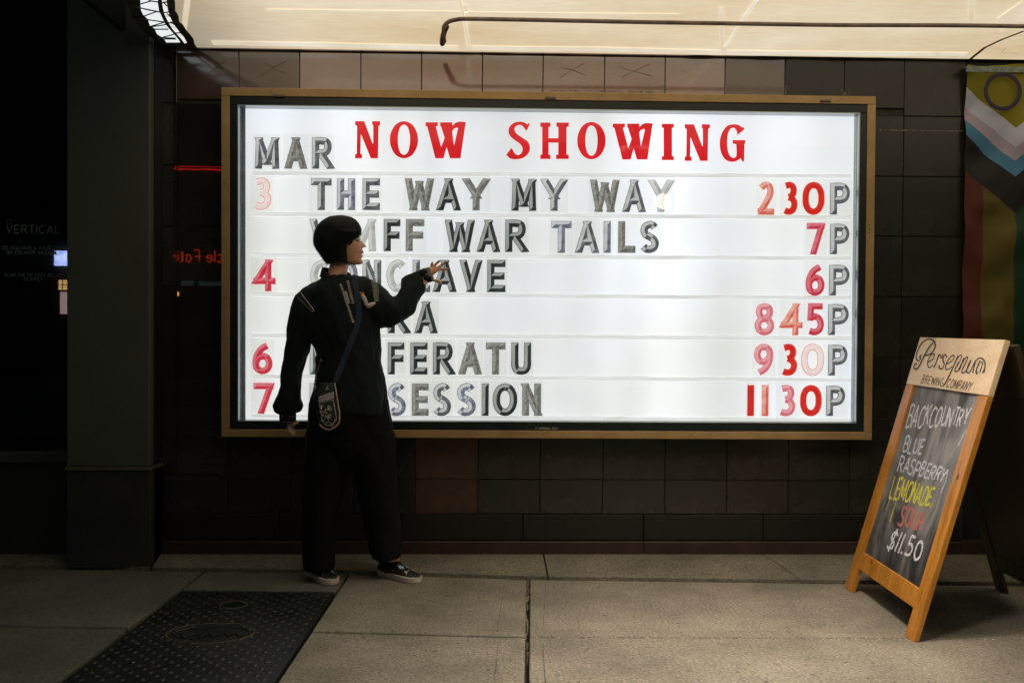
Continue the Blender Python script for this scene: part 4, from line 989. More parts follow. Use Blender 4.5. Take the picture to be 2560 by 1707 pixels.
# ------------------------------------------------------------------ sandwich board
X0,Y0,aa,BW,BL,tl=1.649,-.522,-1.603,.785,1.19,.281
af=root('sandwich_board',(X0+.1,Y0-.39,0),'wooden A-frame chalkboard of a brewing company standing on the sidewalk at the right','sandwich board')
uu=Vector((math.cos(aa),math.sin(aa),0)); nl=Vector((-uu.y,uu.x,0)); up=nl*math.sin(tl)+Vector((0,0,math.cos(tl))); nf=uu.cross(up); 
if nf.dot(CAM-Vector((X0,Y0,.5)))<0: nf=-nf
def AF(u,v,d=0): return Vector((X0,Y0,0))+uu*(u*BW)+up*(v*BL)+nf*d
def AB(u,v,d=0):   # mirrored back frame
    q=Vector((X0,Y0,0))+uu*(u*BW)+nl*(2*BL*math.sin(tl)+.05)
    upb=-nl*math.sin(tl)+Vector((0,0,math.cos(tl))); nb=Vector((-nf.x,-nf.y,nf.z)); return q+upb*(v*BL)+nb*d
def wood(name,c1,c2,st):
    return mat(name,c1,.42,col2=c2,scale=6,stretch=st,bump=.3,bscale=30,fine=.22,coat=.2)
M['ply']=wood('pale_plywood',(.84,.60,.34),(.94,.76,.52),(1,1.6,4)); M['pine']=wood('varnished_pine',(.40,.145,.014),(.66,.30,.05),(3,5,.7))
M['wood_shaded']=wood('shaded_back_wood',(.035,.022,.010),(.06,.038,.018),(3,5,.7)); M['slate']=None  # back of the A-frame: its shade is put into a darker wood colour
def slatemat():
    mt,t,b,o=nodes('dusty_chalkboard'); N=t.nodes; Lk=t.links; tc=N.new('ShaderNodeTexCoord')
    mp=N.new('ShaderNodeMapping'); mp.inputs['Scale'].default_value=(1,2.2,.8); mp.inputs['Rotation'].default_value=(R_(35),0,0); Lk.new(tc.outputs['Object'],mp.inputs[0])
    n=N.new('ShaderNodeTexNoise'); n.inputs['Scale'].default_value=4; n.inputs['Detail'].default_value=7; n.inputs['Distortion'].default_value=1.0; Lk.new(mp.outputs[0],n.inputs[0])
    rp=N.new('ShaderNodeValToRGB'); e=rp.color_ramp.elements; e[0].position=.36; e[1].position=.68; e[0].color=(.035,.038,.042,1); e[1].color=(.30,.30,.31,1); Lk.new(n.outputs[0],rp.inputs[0])
    # darker towards the foot of the board
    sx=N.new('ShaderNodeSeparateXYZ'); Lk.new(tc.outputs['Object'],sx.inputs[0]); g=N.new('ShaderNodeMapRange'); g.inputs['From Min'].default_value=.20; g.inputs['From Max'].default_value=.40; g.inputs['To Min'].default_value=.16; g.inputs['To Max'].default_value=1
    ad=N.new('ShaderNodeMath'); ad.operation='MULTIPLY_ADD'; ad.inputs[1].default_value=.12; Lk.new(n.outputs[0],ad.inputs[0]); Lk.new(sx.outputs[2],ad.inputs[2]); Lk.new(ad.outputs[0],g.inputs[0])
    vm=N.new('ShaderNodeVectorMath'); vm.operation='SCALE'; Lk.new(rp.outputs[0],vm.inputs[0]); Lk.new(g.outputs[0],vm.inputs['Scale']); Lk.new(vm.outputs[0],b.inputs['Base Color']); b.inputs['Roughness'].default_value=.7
    return mt
M['slate']=slatemat()
def bar(f,u0_,u1_,v0_,v1_,d0,d1,name,mt,bev=.002):
    q=[f(u0_,v0_,d0),f(u1_,v0_,d0),f(u1_,v1_,d0),f(u0_,v1_,d0)]; off=f(0,0,d1)-f(0,0,d0)
    return MB().hexa(q,off).build(name,mt,af,bevel=bev)
sw_=.105; hb=.815; rb0,rb1=.095,.160
M['wood_in']=M['pine']
bar(AF,.0,sw_,.0,hb-.001,0,-.022,'stile',M['pine']); bar(AF,1-sw_,1,.0,hb-.001,0,-.022,'stile',M['pine'])
bar(AF,0,1,hb,1,.001,-.022,'header_board',M['ply']); bar(AF,sw_+.001,1-sw_-.001,rb0,rb1,-.001,-.020,'bottom_rail',M['pine'])
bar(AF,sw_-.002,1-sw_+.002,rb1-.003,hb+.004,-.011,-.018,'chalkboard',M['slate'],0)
bar(AB,0,sw_,0,hb,0,-.022,'back_leg',M['wood_shaded']); bar(AB,1-sw_,1,0,hb,0,-.022,'back_leg',M['wood_shaded']); bar(AB,0,1,hb+.001,.985,0,-.022,'back_header',M['wood_shaded']); bar(AB,sw_+.001,1-sw_-.001,rb0,rb1,-.001,-.020,'back_rail',M['wood_shaded']); bar(AB,sw_-.002,1-sw_+.002,rb1,hb+.004,-.010,-.016,'back_panel',M['wood_shaded'],0)
def ZA(l): return [(2250+x/6.533,840+y/6.533) for x,y in l]
def ZB(l): return [(2150+x/3.92,1060+y/3.92) for x,y in l]
PB=AF(0,0,.0); 
def onboard(px,py,d): return onpl(px,py,AF(0,0,d),nf)
M['ink']=mat('burnt_grey_ink',(.030,.028,.030),.6,var=.3,scale=40); M['ink2']=mat('burnt_brown_ink',(.055,.022,.008),.6)
b=MB()
SCR=[([(350,315),(318,328),(335,372),(292,402),(262,345),(285,240),(345,125),(440,55),(520,55),(572,120),(560,210),(500,290),(410,318)],.011),
([(545,110),(490,160),(440,240),(380,350),(320,470),(270,540),(228,510),(248,450),(275,460)],.012),
([(455,430),(540,370),(562,310),(530,290),(478,350),(450,440),(475,515),(545,470)],.008),([(640,295),(600,400),(552,520)],.010),([(600,400),(650,300),(672,360),(700,300)],.007),
([(765,350),(740,300),(702,345),(706,410),(722,460),(690,530),(642,525),(640,470)],.009),([(745,470),(850,400),(885,330),(845,320),(780,400),(742,500),(770,550),(850,500)],.008),
([(950,320),(900,430),(830,590),(760,730),(705,820)],.012),([(900,430),(970,320),(1010,330),(960,440),(900,540)],.007),
([(960,420),(895,550),(935,575),(1010,440),(1045,350)],.009),([(1045,350),(970,560)],.008),([(1000,460),(1080,350),(1100,370),(1010,575),(1055,590),(1130,470),(1155,390)],.009),
([(1150,400),(1085,560),(1130,600),(1200,470),(1235,400),(1215,480),(1185,600)],.009),([(1215,450),(1270,370),(1340,365),(1385,430),(1385,520),(1345,605)],.009),([(1310,400),(1245,560),(1265,620)],.011),([(1320,430),(1350,440),(1300,600)],.008),([(1385,550),(1370,600)],.006)]
for l,wd in SCR:
    P=cr([onboard(x,y,.0022) for x,y in ZA(l)],5); n=len(P)
    b.ribbon(P,[wd*(.55+.5*abs((P[min(i+1,n-1)]-P[max(i-1,0)]).normalized().z)) for i in range(n)],nf)
b.build('script_lettering',M['ink'],af)
def qtext(s_,BLp,BRp,TRp,TLp,wd,mt,name,conv,d,gap=.25,jit=.0,rep=1,space=.4):
    b=MB(); tot=textwidth(s_,gap,space); x=0
    Q=conv([BLp,BRp,TRp,TLp])
    for ch in s_:
        if ch==' ': x+=space; continue
        w0,ss=strokes(ch,3); jx,jy=random.uniform(-jit,jit),random.uniform(-jit,jit)*1.4
        for kd,p in ss:
            for _ in range(rep):
                ox,oy=random.uniform(-.02,.02)*(rep>1),random.uniform(-.02,.02)*(rep>1); pts=[]
                pp=p
                if kd=='L' and rep>1: pp=[p[0].lerp(p[-1],t/5) for t in range(6)]
                for q in pp:
                    u=(x+q[0]+jx+ox+random.uniform(-jit,jit)*.25)/tot; v=q[1]+jy+oy+random.uniform(-jit,jit)*.25
                    px=lerp(lerp(Q[0][0],Q[1][0],u),lerp(Q[3][0],Q[2][0],u),v); py=lerp(lerp(Q[0][1],Q[1][1],u),lerp(Q[3][1],Q[2][1],u),v)
                    pts.append(onboard(px,py,d+random.uniform(0,.0003)))
                b.ribbon(pts,[wd*random.uniform(.6,1.15) for _ in pts],nf)
        x+=w0+gap
    return b.build(name,mt,af)
qtext('BREWING',(340,762),(690,822),(718,694),(386,638),.0052,M['ink2'],'lettering',ZA,.0022,.30)
qtext('COMPANY',(752,832),(1128,898),(1205,752),(795,700),.0052,M['ink2'],'lettering',ZA,.0022,.30)
def chalk(name,c):
    mt,t,b,o=nodes(name); N=t.nodes; Lk=t.links; b.inputs['Base Color'].default_value=(*c,1); b.inputs['Roughness'].default_value=.95
    tc=N.new('ShaderNodeTexCoord'); n=N.new('ShaderNodeTexNoise'); n.inputs['Scale'].default_value=260; Lk.new(tc.outputs['Object'],n.inputs[0]); r=N.new('ShaderNodeMapRange'); r.inputs['From Min'].default_value=.3; r.inputs['From Max'].default_value=.6; r.inputs['To Min'].default_value=.25; Lk.new(n.outputs[0],r.inputs[0]); Lk.new(r.outputs[0],b.inputs['Alpha']); return mt
cw=chalk('white_chalk',(.85,.88,.95)); cy=chalk('yellow_chalk',(.85,.82,.10)); cr_k=chalk('red_chalk',(.75,.25,.20)); cwb=chalk('bluish_chalk',(.78,.82,1.0))
qtext('BACKCOUNTRY',(90,1490),(1085,1445),(1165,1190),(185,1125),.0105,cw,'chalk_lettering',ZA,-.0095,.22,.06,2)
qtext('BLUE',(415,272),(598,298),(640,160),(455,125),.0100,cwb,'chalk_lettering',ZB,-.0095,.25,.05,2)
qtext('RASPBERRY',(362,468),(815,560),(870,440),(405,315),.0100,cwb,'chalk_lettering',ZB,-.0095,.22,.05,2)
qtext('LEMONADE',(282,735),(668,795),(735,630),(342,525),.0100,cy,'chalk_lettering',ZB,-.0095,.2,.05,3)
qtext('SOUR',(370,985),(596,1035),(640,880),(430,805),.0115,cr_k,'chalk_lettering',ZB,-.0095,.25,.05,3)
qtext('$11.50',(255,1225),(585,1325),(632,1150),(340,1035),.0115,cw,'chalk_lettering',ZB,-.0095,.3,.04,3)
for l,mt in (([(300,700),(280,770),(255,838)],cy),([(365,720),(330,840),(290,960)],cy),([(865,440),(840,560),(792,675)],cwb),([(660,800),(670,760),(695,820),(712,770)],cy),([(1040,60),(1000,130),(962,210)],cwb)):
    b=MB(); b.ribbon([onboard(x,y,-.0095) for x,y in ZB(l)],.0065,nf); b.build('chalk_stroke',mt,af)
M['knot']=mat('pine_knot',(.10,.04,.012),.6)
for l in ((255,318,.006),(957,518,.009),(15,1035,.007),(112,1345,.008)):
    P=ZB([l[:2]])[0]; c=onboard(P[0],P[1],.0012); b=MB(); n=10; b.add([c+uu*(l[2]*math.cos(i*.628)*.8)+up*(l[2]*math.sin(i*.628)*1.4) for i in range(n)],[tuple(range(n))]); b.build('knot',M['knot'],af)

# ================================================================== the woman
YP=-.42
def ZAp(x,y,yy=YP): return ony(640+x/2.528,500+y/2.528,yy)
def Z5(x,y,yy=YP-.01): return ony(760+x/7.84,520+y/7.84,yy)
def ell(Lp,Rp,dr,n=20,dv=None,ex=2.0):
    c=(Lp+Rp)/2; a=(Rp-Lp)/2; dv=Vector(dv) if dv is not None else Vector((0,1,0)); out=[]
    dv=(dv-a.normalized()*dv.dot(a.normalized())).normalized()
    for k in range(n):
        t=2*math.pi*k/n; cs,sn=math.cos(t),math.sin(t)
        out.append(c+a*(math.copysign(abs(cs)**(2/ex),cs))+dv*dr*(math.copysign(abs(sn)**(2/ex),sn)))
    return out
def remesh(o,vox,smooth=2,keep=True):
    md=o.modifiers.new('r','REMESH'); md.mode='VOXEL'; md.voxel_size=vox
    if smooth: s_=o.modifiers.new('s','SMOOTH'); s_.factor=.5; s_.iterations=smooth
    dg=bpy.context.evaluated_depsgraph_get(); me=bpy.data.meshes.new_from_object(o.evaluated_get(dg)); old=o.data
    mats=[m_ for m_ in old.materials]; o.modifiers.clear(); o.data=me
    me.materials.clear(); [me.materials.append(m_) for m_ in mats]
    for p in me.polygons: p.use_smooth=True; p.material_index=0
    return o
PF=(-.56,-.42,0)
def skinmat():
    mt,t,b,o=nodes('skin'); N=t.nodes; Lk=t.links; tc=N.new('ShaderNodeTexCoord'); n=N.new('ShaderNodeTexNoise'); n.inputs['Scale'].default_value=38; n.inputs['Detail'].default_value=5; Lk.new(tc.outputs['Object'],n.inputs[0])
    rp=N.new('ShaderNodeValToRGB'); rp.color_ramp.elements[0].position=.35; rp.color_ramp.elements[1].position=.65; rp.color_ramp.elements[0].color=(.68,.34,.23,1); rp.color_ramp.elements[1].color=(.78,.48,.35,1); Lk.new(n.outputs[0],rp.inputs[0]); Lk.new(rp.outputs[0],b.inputs['Base Color'])
    b.inputs['Base Color'].default_value=(.72,.42,.30,1); b.inputs['Roughness'].default_value=.45
    b.inputs['Subsurface Weight'].default_value=.25; b.inputs['Subsurface Radius'].default_value=(.02,.008,.004); b.inputs['Subsurface Scale'].default_value=.3
    return mt
M['skin']=skinmat(); M['lip']=mat('lip',(.30,.055,.045),.35)
# ---- body
body=MB()
rows5=[ # y, front, back, half width
(196,860,600,.030),(225,940,500,.050),(270,1010,410,.064),(340,1062,330,.073),(420,1088,285,.077),(500,1096,262,.078),(560,1093,262,.077),(600,1084,270,.075),
(640,1088,282,.073),(700,1104,310,.071),(740,1112,335,.069),(780,1126,360,.066),(820,1140,395,.063),(850,1146,420,.060),(880,1138,450,.057),(905,1124,470,.055),(935,1138,500,.052),(965,1134,520,.049),(995,1128,545,.045),(1030,1146,580,.040),(1060,1156,620,.035),(1085,1150,660,.030),(1105,1110,720,.022),(1118,1040,800,.012)]
rings=[]
def itp(tab,y):
    for (a,va),(b_,vb) in zip(tab,tab[1:]):
        if a<=y<=b_: return lerp(va,vb,(y-a)/(b_-a))
    return 0
nose=[(590,0),(620,16),(660,46),(700,76),(730,100),(745,100),(765,62),(785,22),(800,6),(815,0)]
lips=[(815,0),(835,22),(855,30),(875,14),(893,-8),(905,-6),(925,22),(945,24),(965,6),(990,-6),(1010,0)]
PXH=(5+YP-.01)/FPX/7.84
for y,f_,bk,hw in [r for r in rows5]:
    pass
ys=[]; 
y=196
while y<=1118:
    ys.append(y); y+=11
def tab(i): return [(r[0],r[i]) for r in rows5]
tf,tb,th_=tab(1),tab(2),tab(3)
for y in ys:
    f_,bk,hw=itp(tf,y),itp(tb,y),itp(th_,y)
    A=Z5(bk,y); B=Z5(f_,y); 
    cx=lerp(A.x,B.x,.5); rg=[]; n=48; hc=lerp(A.z,B.z,.5)
    for k in range(n):
        t=2*math.pi*k/n; cs,sn=math.cos(t),math.sin(t)
        ex=2.25 if cs>0 else 2.05
        X=cx+(B.x-A.x)/2*math.copysign(abs(cs)**(2/ex),cs); Yd=hw*math.copysign(abs(sn)**(2/ex),sn)
        if cs>0:
            X+=itp(nose,y)*PXH*math.exp(-(Yd/(.0085+.00006*max(0,y-600)*.5))**2)
            X+=itp(lips,y)*PXH*math.exp(-(Yd/.019)**2)
            X-=.0055*math.exp(-((abs(Yd)-.031)/.013)**2)*math.exp(-((y-632)/38)**2)
            X+=.003*math.exp(-((abs(Yd)-.038)/.016)**2)*math.exp(-((y-740)/55)**2)
        rg.append(Vector((X,YP-.01+Yd,hc)))
    rings.append(rg)
body.loft(rings)
def limb(pts,rs,n=14): body.tube(cr(pts,4) if len(pts)>2 else pts, [itp([(i,r) for i,r in enumerate(rs)],k/4) for k in range((len(pts)-1)*4+1)] if len(pts)>2 else rs, n)
# neck
body.loft([ell(Z5(500,980,YP-.01),Z5(860,1000,YP-.01),.052,20),ell(Z5(510,1080,YP-.01),Z5(866,1100,YP-.01),.053,20),ell(Z5(480,1230,YP-.02),Z5(852,1245,YP-.02),.054,20),ell(Z5(440,1400,YP-.02),Z5(830,1410,YP-.02),.062,20),ell(Z5(330,1560,YP),Z5(960,1560,YP),.08,20)])
# trunk
body.loft([ell(ZAp(420,500),ZAp(620,500),.06),ell(ZAp(310,590),ZAp(740,570),.085),ell(ZAp(330,720),ZAp(730,700),.10),ell(ZAp(385,900),ZAp(735,880),.085),ell(ZAp(400,1000),ZAp(750,1000),.08),ell(ZAp(370,1180),ZAp(790,1180),.11),ell(ZAp(375,1330),ZAp(800,1340),.11),ell(ZAp(420,1450),ZAp(780,1450),.08)])
# left arm hanging
limb([ZAp(320,620),ZAp(280,760),ZAp(262,900),ZAp(252,980),ZAp(235,1120),ZAp(215,1270),ZAp(203,1370)],[.045,.042,.036,.034,.032,.026,.020])
# raised arm
hy=-.30
E_=ZAp(855,745,-.44); Wr=ZAp(1085,480,hy-.02)
limb([ZAp(710,570),ZAp(790,680,-.43),E_,ZAp(930,660,-.40),ZAp(1010,565,-.35),Wr],[.045,.040,.034,.033,.028,.019])
def Z6(x,y,yy=hy): return ony(1000+x/11.2,620+y/11.2,yy)
# raised hand: palm and five fingers
body.loft([ell(Z6(770,590,hy-.015),Z6(850,760,hy-.015),.017,14),ell(Z6(880,555,hy),Z6(940,760,hy),.016,14),ell(Z6(950,540,hy),Z6(1020,700,hy),.014,14),ell(Z6(1010,545,hy+.004),Z6(1065,660,hy+.004),.011,14)])
for P_,r_ in (([(850,600),(870,520),(890,450),(908,400)],.0058),([(900,590),(960,500),(1040,420),(1118,350)],.0064),([(980,590),(1090,530),(1180,470),(1240,420),(1310,378)],.0066),([(1010,640),(1110,600),(1200,605),(1280,598),(1355,590)],.0066),([(880,740),(930,890),(1030,925),(1110,955),(1148,995)],.0070)):
    n=len(P_); q=[Z6(x,y,hy+(.012*math.sin(i*1.1))) for i,(x,y) in enumerate(P_)]; limb(q,[r_*1.12]+[r_]*(n-2)+[r_*.78],10)
# lowered hand
def Z7(x,y,yy=-.42): return ony(680+x/7.127,900+y/7.127,yy)
body.loft([ell(Z7(215,1010),Z7(350,1010),.014,14),ell(Z7(235,1090),Z7(390,1090),.014,14),ell(Z7(265,1150),Z7(400,1130),.015,14),ell(Z7(285,1200),Z7(395,1180),.013,14)])
for P_,yy in (([(290,1180),(300,1240),(345,1300),(400,1330)],-.445),([(315,1180),(322,1250),(362,1300),(415,1322)],-.43),([(345,1180),(345,1240),(380,1285),(412,1300)],-.415),([(370,1170),(368,1225),(392,1262),(408,1280)],-.40),([(385,1130),(420,1130),(452,1112),(470,1092)],-.455)):
    limb([Z7(x,y,yy) for x,y in P_],[.0078,.0072,.0066,.0052],10)
# legs, ankles, feet
def PP(x,y,yy): return ony(x,y,yy)
AL=Vector((-.775,-.335,.075)); AR=Vector((-.425,-.33,.075))
limb([PP(820,1040,-.40),PP(815,1170,-.39),PP(805,1290,-.37),Vector((AL.x,AL.y,.16)),AL],[.085,.075,.052,.036,.032])
limb([PP(915,1040,-.40),PP(935,1170,-.38),PP(955,1290,-.36),Vector((AR.x+.0,AR.y,.16)),AR],[.085,.075,.052,.036,.032])
tL=Vector((-.73,-.43,.035)); tR=Vector((-.365,-.395,.035))
limb([AL+Vector((-.01,.02,-.03)),AL.lerp(tL,.5)+Vector((0,0,-.01)),tL],[.024,.020,.012]); limb([AR+Vector((-.02,.015,-.03)),AR.lerp(tR,.5)+Vector((0,0,-.02)),tR],[.024,.018,.010])
person=body.build('person',[M['skin'],M['lip']],None,origin=PF,smooth=True)
remesh(person,.0028,2)
tag(person,'woman in black embroidered sweater and wide black trousers looking right with one arm raised','person')
PO['person']=PF
# lips painted on by place
me=person.data; c0=Z5(1150,895)-Vector(PF)
for p in me.polygons:
    c=p.center
    if abs(c.y-c0.y)<.021 and c.x>c0.x-.009 and abs(c.z-c0.z)<.0125*(1-.45*(abs(c.y-c0.y)/.021)) and abs(c.z-c0.z)>.0: p.material_index=1
# mouth, eye, brow
M['dark']=mat('dark_line',(.025,.012,.010),.6); M['eye']=mat('eye_white',(.6,.55,.5),.2); M['brow']=mat('brow_hair',(.03,.02,.017),.8)
for s_ in (-1,1):
    yy=YP-.01+s_*.034
    b=MB(); b.tube(cr([Z5(1038,650,yy+s_*.012),Z5(1066,634,yy+s_*.006),Z5(1090,622,yy-s_*.004),Z5(1100,618,yy-s_*.012)],4),[.0008,.0015,.002,.002,.002,.002,.002,.002,.002,.0018,.0014,.001,.0006],6); b.build('eyelash',M['dark'],person)
    b=MB(); c=Z5(1066,638,yy); 
    bm=bmesh.new(); bmesh.ops.create_uvsphere(bm,u_segments=14,v_segments=8,radius=.0095); e_=bpy.data.meshes.new('eye'); bm.to_mesh(e_); bm.free()
    o=link('eye',e_,M['eye'],person); o.location=c-Vector(PF)-Vector((.0045,0,0)); [setattr(p,'use_smooth',True) for p in e_.polygons]
    b=MB(); b.tube(cr([Z5(1020,575,yy+s_*.016),Z5(1070,560,yy),Z5(1090,566,yy-s_*.016)],4),[.001]+[.0022]*7+[.001],6); b.build('eyebrow',M['brow'],person)
b=MB(); b.tube([Z5(1150,893,YP-.01-.016),Z5(1163,892,YP-.01-.004),Z5(1163,892,YP-.01+.004),Z5(1150,893,YP-.01+.016)],[.001,.0024,.0024,.001],6); b.build('mouth_gap',M['dark'],person)
# ---- hair
def hairmat():
    mt,t,b,o=nodes('black_hair'); b.inputs['Base Color'].default_value=(.004,.008,.008,1); b.inputs['Roughness'].default_value=.58; b.inputs['Anisotropic'].default_value=.5
    b.inputs['Specular IOR Level'].default_value=.3; b.inputs['Sheen Weight'].default_value=.12; b.inputs['Sheen Tint'].default_value=(.5,.9,.9,1); return mt
M['hair']=hairmat()
HR=[(150,690,790,.022),(160,600,850,.045),(185,500,930,.062),(230,420,1000,.076),(300,330,1060,.088),(380,268,1098,.095),(440,235,1112,.097),(480,220,1106,.098),(505,214,1090,.098),(530,208,1056,.098),(570,202,1006,.099),(620,200,955,.099),(680,203,905,.099),(740,214,880,.098),(800,245,868,.096),(870,292,862,.092),(940,342,862,.088),(1010,392,866,.084),(1060,425,868,.080),(1078,450,864,.072)]
def hring(y,f_,bk,hw,n=64,grow=0):
    A=Z5(bk,y); B=Z5(f_,y); cxx=lerp(A.x,B.x,.52); rg=[]
    for k in range(n):
        t=2*math.pi*k/n; cs,sn=math.cos(t),math.sin(t)
        ex=(2.2+2.3*min(1,max(0,(y-440)/200))) if cs>0 else 2.1
        rx=(B.x-cxx) if cs>0 else (cxx-A.x)
        X=cxx+rx*math.copysign(abs(cs)**(2/ex),cs); Yd=hw*math.copysign(abs(sn)**(2/ex),sn)
        gr=.0012*math.sin(k*7.3+y*.004)+.0012*noise.noise(Vector((k*.9,y*.004,0)))
        d=Vector((X-cxx,Yd,0)).normalized()*(gr+grow)
        rg.append(Vector((X,YP-.01+Yd,lerp(A.z,B.z,.5)))+d)
    return rg
hy_=[HR[0][0]]
rg=[]; y=150
while y<=1078:
    rg.append(hring(y,itp([(r[0],r[2]) for r in HR],y),itp([(r[0],r[1]) for r in HR],y),itp([(r[0],r[3]) for r in HR],y))); y+=16 if y<500 or y>540 else 8
hair=MB(); hair.loft(rg); hair=hair.build('hair',M['hair'],person,smooth=True)
# loose strands over the cap and at its ends
st=MB(); random.seed(11)
NR=len(rg)
for k in range(1500):
    j=random.random()*64; j0=int(j)%64; j1=(j0+1)%64; fr_=j-int(j)
    i0=random.choice([0,2,4,8,14,20]); i1=min(NR-1,i0+random.randint(14,40))
    if random.random()<.5: i1=NR-1
    pts=[]; off=random.uniform(.0002,.0030)+(random.uniform(0,.005) if random.random()<.12 else 0); ph=random.random()*6
    cs=math.cos(2*math.pi*j/64)
    for i in range(i0,i1+1,2):
        p=rg[i][j0].lerp(rg[i][j1],fr_); c=sum(rg[i],Vector())/64; d=(p-c); d.z=0; d.normalize()
        pts.append(p+d*(off+.0008*math.sin(i*.3+ph)))
    if len(pts)<3: continue
    if i1>=NR-2:
        e_=pts[-1]; 
        pts.append(e_+Vector((random.uniform(-.003,.003),random.uniform(-.003,.003),-random.uniform(.002,.012))))
    d=(pts[len(pts)//2]-sum(rg[min(NR-1,(i0+i1)//2)],Vector())/64); d.z=0
    st.ribbon(pts,[.0016]*(len(pts)-1)+[.0003],d.normalized())
# fringe ends
for k in range(160):
    t=random.uniform(-1,1); yy=YP-.01+t*.085; x0=1104-60*abs(t)**2.5; 
    a=Z5(x0-20,430,yy); ln=random.uniform(60,110)-20*abs(t); b_=Z5(x0+random.uniform(-3,6),500,yy); c=Z5(x0-6+random.uniform(-8,6),440+ln,yy)
    st.ribbon(cr([a,b_,c],3),[.0022]*6+[.0004],Vector((1,0,0)) if abs(t)<.6 else Vector((0,math.copysign(1,t),0)))
for k in range(90):
    t=random.random(); xe=lerp(1085,880,t); ys_=lerp(505,720,t**.9)
    for sd in (-1,1):
        yy=YP-.01+sd*lerp(.080,.088,t); st.ribbon([Z5(xe-40,ys_-60,yy+sd*.004),Z5(xe-10,ys_,yy+sd*.002),Z5(xe+random.uniform(-2,10),ys_+random.uniform(12,40),yy)],[.003,.0022,.0003],(0,-1,0))
for k in range(30):
    x=random.uniform(862,1000); y0=1052+(x-862)*.5; st.ribbon([Z5(x-30,y0-18,YP-.07),Z5(x,y0+random.uniform(-4,8),YP-.068),Z5(x+25,y0+20,YP-.060)],[.003,.002,.0004],(0,-1,0))
o=st.build('hair_strands',M['hair'],hair); o['kind']='stuff'
# ---- sweater
def cloth(name,c,sheen=.25,wv=900):
    mt=mat(name,c,.88,var=.2,scale=14,bump=.25,bscale=wv,sheen=sheen,spec=.25); mt.node_tree.nodes['Principled BSDF'].inputs['Sheen Tint'].default_value=(.45,.8,.8,1); return mt
M['knit']=cloth('black_fleece',(.008,.014,.016),.14); M['trouser']=cloth('black_twill',(.0025,.0035,.0055),.02); M['cuffm']=cloth('black_cuff',(.012,.015,.015),.15)
sw=MB()
sw.loft([ell(ZAp(418,470),ZAp(615,468),.068),ell(ZAp(345,520),ZAp(690,478),.085),ell(ZAp(290,560),ZAp(735,505),.10),ell(ZAp(262,600),ZAp(768,560),.115),ell(ZAp(262,690),ZAp(778,650),.128),ell(ZAp(300,800),ZAp(778,780),.132),ell(ZAp(345,890),ZAp(772,840),.128),ell(ZAp(392,975),ZAp(790,935),.122),ell(ZAp(382,1060),ZAp(806,1060),.122),ell(ZAp(362,1170),ZAp(828,1180),.128),ell(ZAp(335,1270),ZAp(838,1290),.135),ell(ZAp(322,1330),ZAp(845,1350),.137)])
sw.loft([ell(ZAp(330,560),ZAp(450,600),.07),ell(ZAp(262,600),ZAp(410,650),.078),ell(ZAp(232,670),ZAp(385,710),.080),ell(ZAp(206,770),ZAp(362,800),.080),ell(ZAp(186,860),ZAp(340,890),.076),ell(ZAp(176,970),ZAp(322,980),.070),ell(ZAp(170,1080),ZAp(299,1080),.068),ell(ZAp(152,1180),ZAp(298,1190),.070),ell(ZAp(124,1260),ZAp(290,1262),.074),ell(ZAp(108,1300),ZAp(305,1298),.072),ell(ZAp(124,1334),ZAp(288,1332),.060),ell(ZAp(158,1358),ZAp(244,1356),.038)])
sw.loft([ell(ZAp(690,480),ZAp(640,760),.085),ell(ZAp(762,508),ZAp(715,780),.085),ell(ZAp(815,555),ZAp(785,802,-.43),.078),ell(ZAp(862,605,-.43),ZAp(850,798,-.43),.070),ell(ZAp(888,604,-.42),ZAp(915,780,-.42),.064),ell(ZAp(906,560,-.40),ZAp(965,744,-.40),.062),ell(ZAp(924,505,-.38),ZAp(1003,712,-.38),.062),ell(ZAp(945,478,-.36),ZAp(1028,650,-.36),.060),ell(ZAp(985,456,-.34),ZAp(1068,588,-.34),.052),ell(ZAp(1020,446,-.33),ZAp(1076,555,-.33),.042),ell(ZAp(1038,446,-.325),ZAp(1072,528,-.325),.032)])
sweater=sw.build('sweater',M['knit'],person); remesh(sweater,.0060,3)
def wrinkle(o,amp,f,seed):
    me=o.data; ns=[v.normal.copy() for v in me.vertices]
    for v,n_ in zip(me.vertices,ns):
        c=v.co; q=Vector((c.x*f+c.z*f*.45,c.y*f,c.z*f*.32+seed)); 
        v.co+=n_*(amp*noise.noise(q)+amp*.45*noise.noise(Vector((c.x*f*2.6-c.z*f,c.y*f*2,c.z*f*1.1+seed*2))))
wrinkle(sweater,.014,10,3.1); wrinkle(sweater,.0045,26,5.2)
# collar and cuffs
def cuffpart(name,mt,l): b=MB(); b.loft(l); return b.build(name,mt,person,smooth=True)
cuffpart('cuff',M['cuffm'],[ell(ZAp(148,1352),ZAp(254,1350),.040),ell(ZAp(147,1380),ZAp(254,1378),.041),ell(ZAp(150,1410),ZAp(252,1406),.040)])
cuffpart('cuff',M['cuffm'],[ell(ZAp(1036,440,-.325),ZAp(1076,530,-.325),.034),ell(ZAp(1065,430,-.318),ZAp(1100,520,-.318),.034),ell(ZAp(1096,424,-.31),ZAp(1124,512,-.31),.033)])
b=MB(); n=40; lo=[];hi=[];li=[];hi2=[]
cl0=ZAp(515,492); cu=ZAp(512,432)
for k in range(n+1):
    t=lerp(R_(-66+7),R_(294-7),k/n)   # gap at the front
    # angle measured so that -90deg faces the camera
    ca,sa=math.cos(t),math.sin(t)
    tiltx=.026*ca
    df=abs(((math.degrees(t)+66)%360+180)%360-180); op=1-(.5+.5*math.cos(math.radians(df)))**2.2
    rx=.079
    A=Vector((cl0.x+rx*ca,YP-.015+.072*sa,cl0.z-.005*ca-.018*(1-op)))
    Bq=Vector((cu.x+.066*ca,YP-.014+.058*sa,cu.z-.004-.010*ca-.046*(1-op)))
    lo.append(A); hi.append(Bq)
